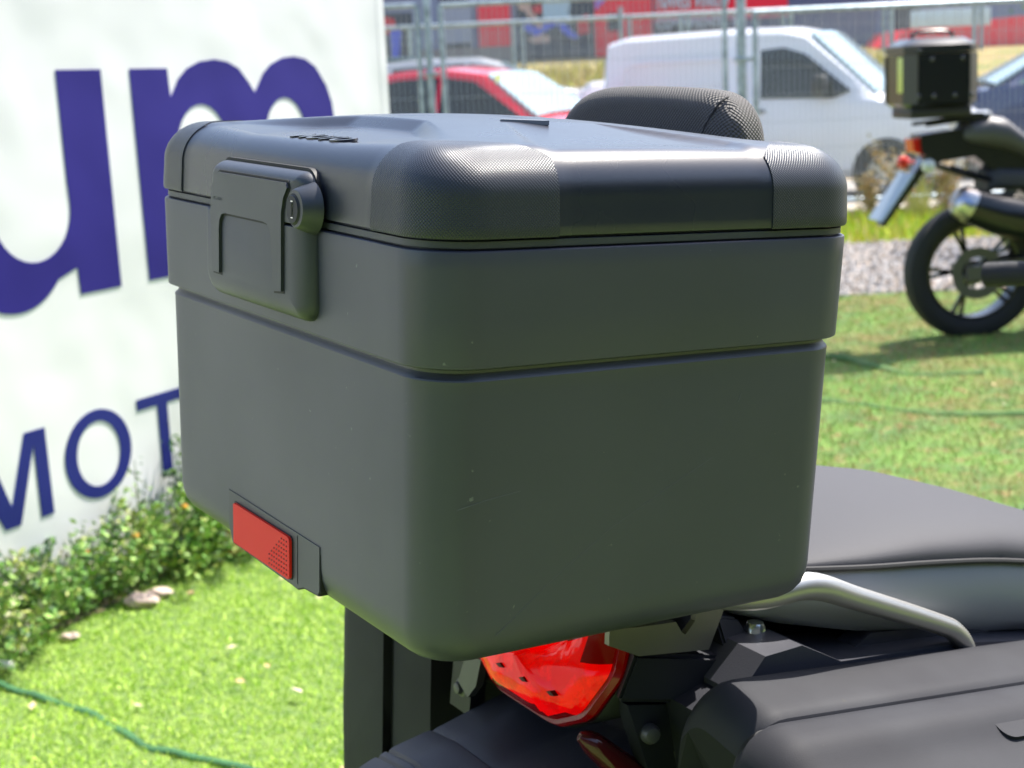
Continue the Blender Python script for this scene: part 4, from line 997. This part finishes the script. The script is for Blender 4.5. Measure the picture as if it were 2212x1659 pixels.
# ---- panniers: an upright case body on the inside and a lid on the outside
PANM = mat("pannier_plastic", (.036, .037, .043), .5, spec=.14, bump=[(1000, .25, .0004)], var=[(8, (.026, .026, .031), .45, .7), (120, (.04, .04, .04), .70, .75)], rvar=(7, .55, .66))
def pannier(s, label):
    def yy(v): return YC + s * v
    o = empty('pannier', MB @ Matrix.Translation((.47, yy(.26), -.80)), label, 'pannier', 'hard cases on either side of the near motorcycle')
    XS = .030 if s < 0 else .012
    def hull(name, prof, x0, x1, m, rr, nose=.6, cut=0.):
        """prof: closed list of (offset, z); ends rounded by shrinking towards (c)"""
        zc = -.56; rows_ = []
        oc = sum(p[0] for p in prof) / len(prof)
        N = 7
        xsN = [(x0 + rr * (1 - math.sin(rad(90 * k / N))), rr * (1 - math.cos(rad(90 * k / N)))) for k in range(N, -1, -1)]
        xs3 = [(x0 + rr * (1 - math.cos(rad(90 * k / N))), rr * (1 - math.sin(rad(90 * k / N)))) for k in range(N + 1)] + [(x1 - rr * (1 - math.cos(rad(90 * k / N))), rr * (1 - math.sin(rad(90 * k / N)))) for k in range(N, -1, -1)]
        for x, d in xs3:
            row = []
            for (a, z) in prof:
                hz = z - zc; kz = (abs(hz) - d) / max(abs(hz), 1e-4)
                row.append((x + XS + cut * max(0, -.405 - z) * max(0, 1 - (x - x0) / .12), yy(a + (nose_sign(a, prof) * -d * nose)), zc + hz * kz - .085 * (x - .235)))
            rows_.append(row)
        b_ = B(); loft(b_, rows_); return finish(b_, name, m, o, MB, 24)
    def nose_sign(a, prof):
        lo_, hi_ = min(p[0] for p in prof), max(p[0] for p in prof); t = (a - lo_) / (hi_ - lo_ + 1e-6)
        return 0 if t < .5 else (t - .5) * 2
    def dense(pl):
        out = []
        for a, b_ in zip(pl, pl[1:] + pl[:1]):
            n = max(1, int(math.hypot(a[0] - b_[0], a[1] - b_[1]) / .006))
            for k in range(n): out.append((a[0] + (b_[0] - a[0]) * k / n, a[1] + (b_[1] - a[1]) * k / n))
        return out
    def soft(pl, it=3):
        for _ in range(it):
            pl = [((a[0] + 2 * b_[0] + c_[0]) / 4, (a[1] + 2 * b_[1] + c_[1]) / 4) for a, b_, c_ in zip(pl[-1:] + pl[:-1], pl, pl[1:] + pl[:1])]
        return pl
    body = soft(dense([(.166, -.372), (.185, -.352), (.2505, -.362), (.2505, -.79), (.175, -.79), (.160, -.60), (.166, -.48)]), 4)
    hull('case_shell', body, .228 + (.020 if s < 0 else 0), .76, PANM, .036, .25, .7 if s < 0 else 0)
    lid = soft(dense([(.2535, -.3600), (.290, -.363), (.312, -.378), (.362, -.400), (.376, -.43), (.380, -.60), (.366, -.80), (.2535, -.80)]), 3)
    lo_ = hull('case_lid', lid, .222, .77, PANM, .046, 1.0)
    gap = dense([(.248, -.370), (.256, -.370), (.256, -.78), (.248, -.78)])
    hull('seal', gap, .232, .75, PL_DARK, .03, 0)
    # handle recessed in the lid
    b_ = B(); prism(b_, rrect(.485, -.012, .69, .012, .010, 5), 'z', 0, .006, .002)
    mt = Matrix.Translation((0, yy(.303), -.3725 + .085 * .205)) @ Matrix.Rotation(rad(4.86), 4, 'Y') @ Matrix.Rotation(rad(-s * 20), 4, 'X')
    b_.transform(mt); finish(b_, 'handle', PANM, o, MB)
    return o
pannier(-1, 'dark grey hard pannier on the near side, below the silver grab rail')
pannier(1, 'dark grey hard pannier on the far side, upright behind the red tail light')

# ---- the second motorcycle with a black top box
rp2 = W(2095, 729, z=0); F2 = Matrix.Translation(rp2) @ Matrix.Rotation(rad(4), 4, 'Z')
m2 = empty('motorcycle', F2, 'black motorcycle parked on the worn turf at the right, rear wheel in view', 'motorcycle')
bike_core(m2, F2, .352, 1.58, BLACKP)
def p2(name, b_, m, ang=32, par=m2): return finish(b_, name, m, par, F2, ang)
b = B(); prism(b, [(-.30, 1.07), (-.29, .98), (-.22, .93), (-.02, .95), (.10, .86), (.30, .70), (.62, .66), (.70, .80), (.60, .98), (.30, .97), (.05, 1.06), (-.12, 1.09)], 'y', -.085, .085, .02); p2('tail_cowl', b, BLACKP)
b = B(); rows_ = []
for x_, w_, zt2, zb2 in ((-.09, .07, 1.08, 1.03), (-.04, .13, 1.13, 1.01), (.05, .15, 1.155, .99), (.14, .15, 1.14, .97), (.24, .14, 1.06, .93), (.32, .13, 1.0, .90), (.45, .13, .99, .88), (.6, .09, 1.0, .9)):
    rows_.append([(x_, w_ * math.copysign(abs(math.cos(t_)) ** .7, math.cos(t_)), (zt2 + zb2) / 2 + (zt2 - zb2) / 2 * math.copysign(abs(math.sin(t_)) ** .8, math.sin(t_))) for t_ in [2 * math.pi * k / 24 for k in range(24)]])
loft(b, rows_); p2('passenger_seat', b, mat("dark_seat_vinyl", (.075, .072, .078), .5))
b = B(); prism(b, [(-.335, 1.05), (-.325, .985), (-.27, .965), (-.26, 1.06)], 'y', -.06, .06, .015); p2('tail_light', b, mat("red_lamp", (.75, .01, .005), .2, coat=.4))
b = B(); prism(b, [(-.26, .96), (-.33, .86), (-.49, .62), (-.47, .61), (-.28, .86), (-.16, .94)], 'y', -.045, .045, .006); p2('plate_hanger', b, BLACKP)
b = B(); prism(b, [(-.345, .88), (-.51, .645), (-.505, .64), (-.338, .875)], 'y', -.11, .11, .001); p2('number_plate', b, mat("plate_blue_white", (.34, .40, .50), .5))
for s, m_ in ((-1, mat("indicator_white", (.62, .63, .60), .2)), (1, mat("indicator_red", (.7, .05, .03), .2))):
    b = B(); tube(b, [(-.27, s * .05, .93), (-.29, s * .16, .92)], .010, 8); lathe(b, [(0, -.025), (.025, -.02), (.035, 0), (.028, .03), (0, .045)], ori((-.29, s * .19, .92), (-1, 0, 0)), 18); p2('indicator', b, m_)
b = B(); ringp = (.0)
tube(b, [(-.09, -.20, .715), (.06, -.20, .66), (.30, -.20, .60), (.50, -.18, .52), (.62, -.10, .42)], [.090, .104, .106, .07, .03], 22); p2('silencer', b, BLACKP, 60)
b = B(); tube(b, [(-.165, -.20, .752), (-.14, -.20, .740), (-.085, -.20, .713)], [.054, .082, .0915], 22); p2('silencer_tip', b, mat("burnt_steel", (.62, .60, .58), .3, 1., var=[(14, (.35, .42, .62), .55, .65), (9, (.65, .45, .2), .55, .7)]), 60)
b = B(); prism(b, [(-.02, .60), (.22, .86), (.26, .84), (.06, .56)], 'y', -.10, -.09, .002); p2('exhaust_bracket', b, GREYP)
b = B()
for s in (-.1, .1): bar(b, (-.28, s, 1.12), (.05, s, 1.15), .02, .02)
box(b, -.33, -.11, 1.155, .02, .11, 1.17, .004); p2('rack', b, BLACKP)
# top box 2
CTRIM = mat("dark_corner_trim", (.055, .05, .052), .35)
bx = empty('top_box', F2 @ Matrix.Translation((-.17, 0, 1.175)), 'black riveted top box with yellow reflector strip', 'top box')
def px2(name, b_, m, par=bx, ang=32): return finish(b_, name, m, par, F2, ang)
x0, x1, wy, z0_, z1_ = -.405, -.038, .190, 1.208, 1.548
def octo(ins, c): 
    a0, a1, b0, b1 = x0 + ins, x1 - ins, -wy + ins, wy - ins
    return [(a0 + c, b0), (a1 - c, b0), (a1, b0 + c), (a1, b1 - c), (a1 - c, b1), (a0 + c, b1), (a0, b1 - c), (a0, b0 + c)]
b = B(); loft(b, [[(x, y, z) for x, y in octo(i, .05)] for z, i in ((z0_, .02), (z0_ + .02, 0), (z1_ - .075, 0))]); px2('body', b, BLACKP)
b = B(); loft(b, [[(x, y, z) for x, y in octo(i, .052)] for z, i in ((z1_ - .073, -.004), (z1_ - .035, -.004), (z1_, .045))]); px2('lid', b, mat("box_lid_black", (.016, .016, .018), .3, coat=.2))
for (ux, uy) in ((x0 + .025, -wy + .025), (x1 - .025, -wy + .025), (x0 + .025, wy - .025), (x1 - .025, wy - .025)):
    sx, sy = (-1 if ux < -.17 else 1), (-1 if uy < 0 else 1)
    nn = Vector((sx, sy, 0)).normalized(); tt = Vector((-nn.y, nn.x, 0)); c_ = Vector((ux, uy, 0)) + nn * .002
    b = B(); loft(b, [[c_ + tt * u + nn * v + Vector((0, 0, z)) for u, v in ((-.04, 0), (.04, 0), (.04, .006), (-.04, .006))] for z in (z0_ + .02, z1_ - .08)])
    px2('corner_trim', b, CTRIM)
RV = mat("rivet", (.16, .15, .16), .25, .8)
for (u, z) in ((x0 + .055, z0_ + .055), (x0 + .135, z0_ + .055), (x1 - .125, z0_ + .055), (x1 - .04, z0_ + .055), (x0 + .125, z1_ - .105), (x1 - .085, z1_ - .105), (x0 + .06, z1_ - .06), (x1 - .04, z1_ - .06)):
    b = B(); lathe(b, [(0, .008), (.008, .007), (.012, .003), (.012, 0)], ori((u, -wy - .004, z), (0, -1, 0)), 14); px2('rivet', b, RV)
b = B(); box(b, x0 - .0035, -wy + .06, z0_ + .075, x0 + .001, -wy + .145, z1_ - .09, .004); px2('reflector_strip', b, mat("yellow_reflector", (.62, .64, .16), .4))
b = B(); tube(b, [(x0 + .08, -.02, z1_ + .0), (x0 + .10, -.02, z1_ + .03), (x1 - .10, -.02, z1_ + .03), (x1 - .08, -.02, z1_ + .0)], .010, 10, sub=4); px2('carry_handle', b, BLACKP)
b = B(); box(b, x0 + .03, -.15, z0_ - .055, x1 - .02, .15, z0_ + .001, .012); px2('base_plate', b, mat("box_base", (.022, .019, .017), .5))

# ================================================================ PLANTS, LITTER, STONES
LF = [mat("weed_green", (.14, .31, .05), .6), mat("weed_light_green", (.29, .47, .09), .6), mat("weed_yellow_green", (.36, .42, .08), .6), mat("weed_pale", (.42, .42, .25), .6), mat("weed_dark", (.035, .10, .025), .6)]
STEM = mat("weed_stem", (.20, .24, .08), .7); FLOW = mat("orange_flower", (.85, .36, .04), .6); FLOWP = mat("pale_pink_flower", (.70, .48, .42), .6)
def weed(p, h, n_st, spread, label, group=None, dens=1., size=.022, flower=0):
    o = empty('weed_plant', Vector(p), label, 'plant', group); st = B(); lf = B(); fl = B()
    for _ in range(n_st):
        a = random.random() * 6.28; rr = spread * random.random() ** .6; base = Vector(p) + Vector((math.cos(a) * rr * .5, math.sin(a) * rr * .5, 0)); hh = h * random.uniform(.5, 1.05)
        tip = base + Vector((math.cos(a) * rr * .8, math.sin(a) * rr * .8, hh)); midp = (base + tip) / 2 + Vector((random.gauss(0, .015), random.gauss(0, .015), 0))
        tube(st, [base, midp, tip], [.0028, .002, .0012], 5)
        pts = []
        for k in range(int(46 * dens * hh / .35)):
            t = random.random() ** .8; c_ = base * (1 - t) ** 2 + midp * 2 * t * (1 - t) + tip * t * t; pts.append(c_ + Vector((random.gauss(0, .016), random.gauss(0, .016), random.gauss(0, .008))))
        mis = random.choice([(0, 0, 1, 4), (0, 1, 1, 2), (1, 2, 3), (0, 4, 4, 1)]); scatter_leaves(lf, pts, size, .5, mis)
        if random.random() < flower: lathe(fl, [(0, .010), (.008, .008), (.011, 0), (0, -.004)], Matrix.Translation(tip), 8)
    finish(st, 'stem', STEM, o); finish(lf, 'foliage', LF, o, smooth=False)
    if len(fl.verts): finish(fl, 'flower', random.choice([FLOW, FLOWP]), o)
    else: fl.free()
    return o
GL = 'leafy green weeds growing thickly along the foot of the banner'
k = 0
for i in range(26):
    t = i / 25; s = -.35 + 2.45 * t
    p = P0 + BU * s + BN * random.uniform(.05, .17); hgt = float(np.interp(s, [-.35, .1, .45, .75, 1.0, 1.3, 1.7, 2.1], [.15, .22, .20, .27, .40, .36, .26, .2]))
    weed((p.x, p.y, 0), hgt * 1.08, 15, .17, GL, GL, 2.6, .026, .035)
q = P0 + BU * .47 + BN * .08; weed((q.x, q.y, 0), .40, 2, .03, 'single thin sprig rising against the banner below the letter O', dens=.7, size=.02)
q = P0 + BU * .86 + BN * .08; weed((q.x, q.y, 0), .60, 3, .06, 'tallest leafy stalk, reaching up over the letter T', dens=.8, size=.026)
q = P0 + BU * 1.0 + BN * .14; weed((q.x, q.y, 0), .46, 7, .14, 'bushy clump with an orange flower close to the top case', dens=1.0, size=.028, flower=.5)
# earth strip and stones under the plants
bm = B(); pts = []
for side in (0, 1):
    r_ = []
    for i in range(30):
        s = -.6 + 3.0 * i / 29; v = P0 + BU * s + BN * ((-.05) if side == 0 else .15 + .015 * math.sin(s * 9) + .008 * math.sin(s * 31)); r_.append((v.x, v.y, .013))
    pts.append(r_)
loft(bm, pts, close=False, cap0=False, cap1=False); tag(finish(bm, 'earth_strip', EARTH), kind='structure')
STONE = mat("pinkish_stone", (.52, .40, .34), .8, bump=[(40, .5, .01)])
def stone(p, r, label, m=STONE, fl=.5):
    b_ = B(); bmesh.ops.create_icosphere(b_, subdivisions=3, radius=r)
    ph = [random.random() * 6 for _ in range(3)]
    for v in b_.verts:
        d = v.co.normalized(); k_ = 1 + .18 * math.sin(3 * d.x + ph[0]) * math.sin(3 * d.y + ph[1]) + .1 * math.sin(6 * d.z + ph[2] + 4 * d.x); v.co = Vector((d.x * r * k_ * 1.3, d.y * r * k_, d.z * r * k_ * fl))
    o = finish(b_, 'stone', m, None, Matrix.Translation((0, 0, 0)), 60); o.location = (p[0], p[1], .012 + r * fl * .6); return tag(o, label, 'stone')
stone(W(305, 1298, z=.02), .038, 'pale pink stone at the edge of the turf below the weeds')
stone(W(345, 1280, z=.02), .026, 'smaller pink stone just behind the pale one')
stone(W(150, 1372, z=.02), .018, 'small grey pink pebble at the foot of the weeds')
b = B(); c0 = W(497, 1186, z=.02); lathe(b, [(.045, 0), (.06, .07), (.066, .07), (.068, .085), (.058, .085), (.054, .072), (.04, .006), (0, .006)], Matrix.Translation((c0.x, c0.y, .014)) @ Matrix.Rotation(rad(0), 4, 'X'), 24)
o = finish(b, 'flower_pot', mat("terracotta", (.62, .20, .07), .8)); tag(o, 'orange terracotta pot half hidden behind the top case', 'pot')
b = B(); tube(b, [W(-90, 1432, z=.03), W(28, 1437, z=.03)], .011, 12); o = finish(b, 'plastic_pipe', mat("white_plastic", (.8, .78, .76), .4)); tag(o, 'short white plastic pipe lying at the left edge of the turf', 'pipe')
# fallen leaves as one litter layer
b = B()
for _ in range(150):
    x, y = (random.uniform(-2.2, .2), random.uniform(2.6, 5.2)) if random.random() < .35 else (random.uniform(1.2, 5), random.uniform(2.5, 8.5))
    a = random.random() * 6.28; r_ = random.uniform(.010, .024); p = Vector((x, y, .022 + random.random() * .008)); u = Vector((math.cos(a), math.sin(a), random.uniform(-.3, .3))) * r_; v = Vector((-math.sin(a), math.cos(a), random.uniform(-.3, .3))) * r_ * .5
    b.faces.new([b.verts.new(q) for q in (p - u, p - v * 1.0 + Vector((0, 0, .003)), p + u, p + v)])
tag(finish(b, 'leaf_litter', mat("dry_leaf", (.58, .40, .20), .7, var=[(3, (.60, .50, .36), .45, .6)], coords='Object'), smooth=False), 'small dry leaves scattered over the turf', 'leaves', kind='stuff')

# dry weeds at the fence
DRYM = [mat("dry_brown", (.42, .28, .14), .8), mat("dry_tan", (.58, .44, .25), .8), mat("dry_olive", (.28, .26, .10), .8)]
def dryweed(p, h, lean, n, label):
    o = empty('dry_weed', Vector(p), label, 'plant', 'dead dry weeds in front of the fence'); st = B(); lf = B(); p = Vector(p)
    for i in range(n):
        l = Vector((lean + random.gauss(0, .10), random.gauss(0, .05), 1)).normalized() * h * random.uniform(.6, 1.05); tip = p + l; m_ = p + l * .5 + Vector((random.gauss(0, .02), 0, .0))
        tube(st, [p + Vector((random.gauss(0, .03), 0, 0)), m_, tip], [.009, .007, .003], 6)
        for k in range(3):
            c_ = p + l * random.uniform(.35, 1); tube(st, [c_, c_ + Vector((random.gauss(0, .09), random.gauss(0, .05), .09))], [.004, .002], 5)
        scatter_leaves(lf, [p + l * random.uniform(.25, 1.05) + Vector((random.gauss(0, .045), random.gauss(0, .04), random.gauss(0, .04))) for _ in range(60)], .055, .2, (0, 1, 2))
    finish(st, 'stem', DRYM[0], o); finish(lf, 'seed_head', DRYM, o, smooth=False)
q = W(1925, 446, z=.02); dryweed((q.x, 14.6, 0), .82, -.62, 4, 'tallest dry brown weed leaning left in front of the van wheel')
q = X(1880, 14.5, 440); dryweed((q, 14.5, 0), .42, -.1, 6, 'low dry tangle at the fence under the van wheel')
q = X(2040, 14.6, 430); dryweed((q, 14.6, 0), .55, .1, 7, 'dry weed standing behind the number plate of the black motorcycle')
b = B(); c0 = Vector((X(1985, 14.3, 470), 14.3, 0))
for i in range(60):
    a = random.gauss(0, .35); l = Vector((math.sin(a), random.gauss(0, .15), math.cos(a))) * random.uniform(.25, .62); w_ = Vector((.005, 0, 0)); s_ = c0 + Vector((random.gauss(0, .05), random.gauss(0, .04), 0))
    b.faces.new([b.verts.new(q_) for q_ in (s_ - w_, s_ + w_, s_ + l * .6 + w_ * .8, s_ + l, s_ + l * .6 - w_ * .8)])
tag(finish(b, 'grass_tuft', mat("pale_grass", (.42, .42, .14), .7), smooth=False), 'tuft of long pale grass left of the black wheel', 'grass tuft')

# tree whose twigs hang into the top right corner
tr = empty('tree', (X(2560, 12.5), 12.5, 0), 'feathery tree whose twigs hang into the top right corner', 'tree')
base = Vector((X(2560, 12.5), 12.5, 0)); b = B(); lf = B()
tube(b, [base, base + Vector((.05, 0, 1.2)), base + Vector((-.1, .1, 2.4)), base + Vector((.1, 0, 3.6))], [.11, .09, .06, .03], 12, sub=4); finish(b, 'trunk', mat("bark", (.16, .12, .09), .9, bump=[(30, .8, .02)]), tr)
b = B()
for i in range(16):
    a = random.uniform(0, 6.28) if i > 4 else random.uniform(2.7, 3.6); h0 = random.uniform(1.9, 3.2) if i > 4 else random.uniform(2.0, 2.6)
    s_ = base + Vector((0, 0, h0)); ln = random.uniform(.9, 1.5) if i > 4 else random.uniform(1.35, 1.62); e_ = s_ + Vector((math.cos(a) * ln, math.sin(a) * ln, .45 if i > 4 else -.05 + random.uniform(-.15, .1))); m_ = (s_ + e_) / 2 + Vector((0, 0, .28))
    tube(b, [s_, m_, e_], [.026, .016, .005], 7, sub=4)
    pts = []
    for _ in range(230):
        t = random.uniform(.2, 1.05); c_ = s_ * (1 - t) ** 2 + m_ * 2 * t * (1 - t) + e_ * t * t; pts.append(c_ + Vector((random.gauss(0, .11), random.gauss(0, .11), random.gauss(-.04, .09))))
    scatter_leaves(lf, pts, .06, -.1, (0, 1, 2, 3, 4))
finish(b, 'branch', mat("bark_twig", (.22, .15, .11), .9), tr); finish(lf, 'crown', LF, tr, smooth=False)
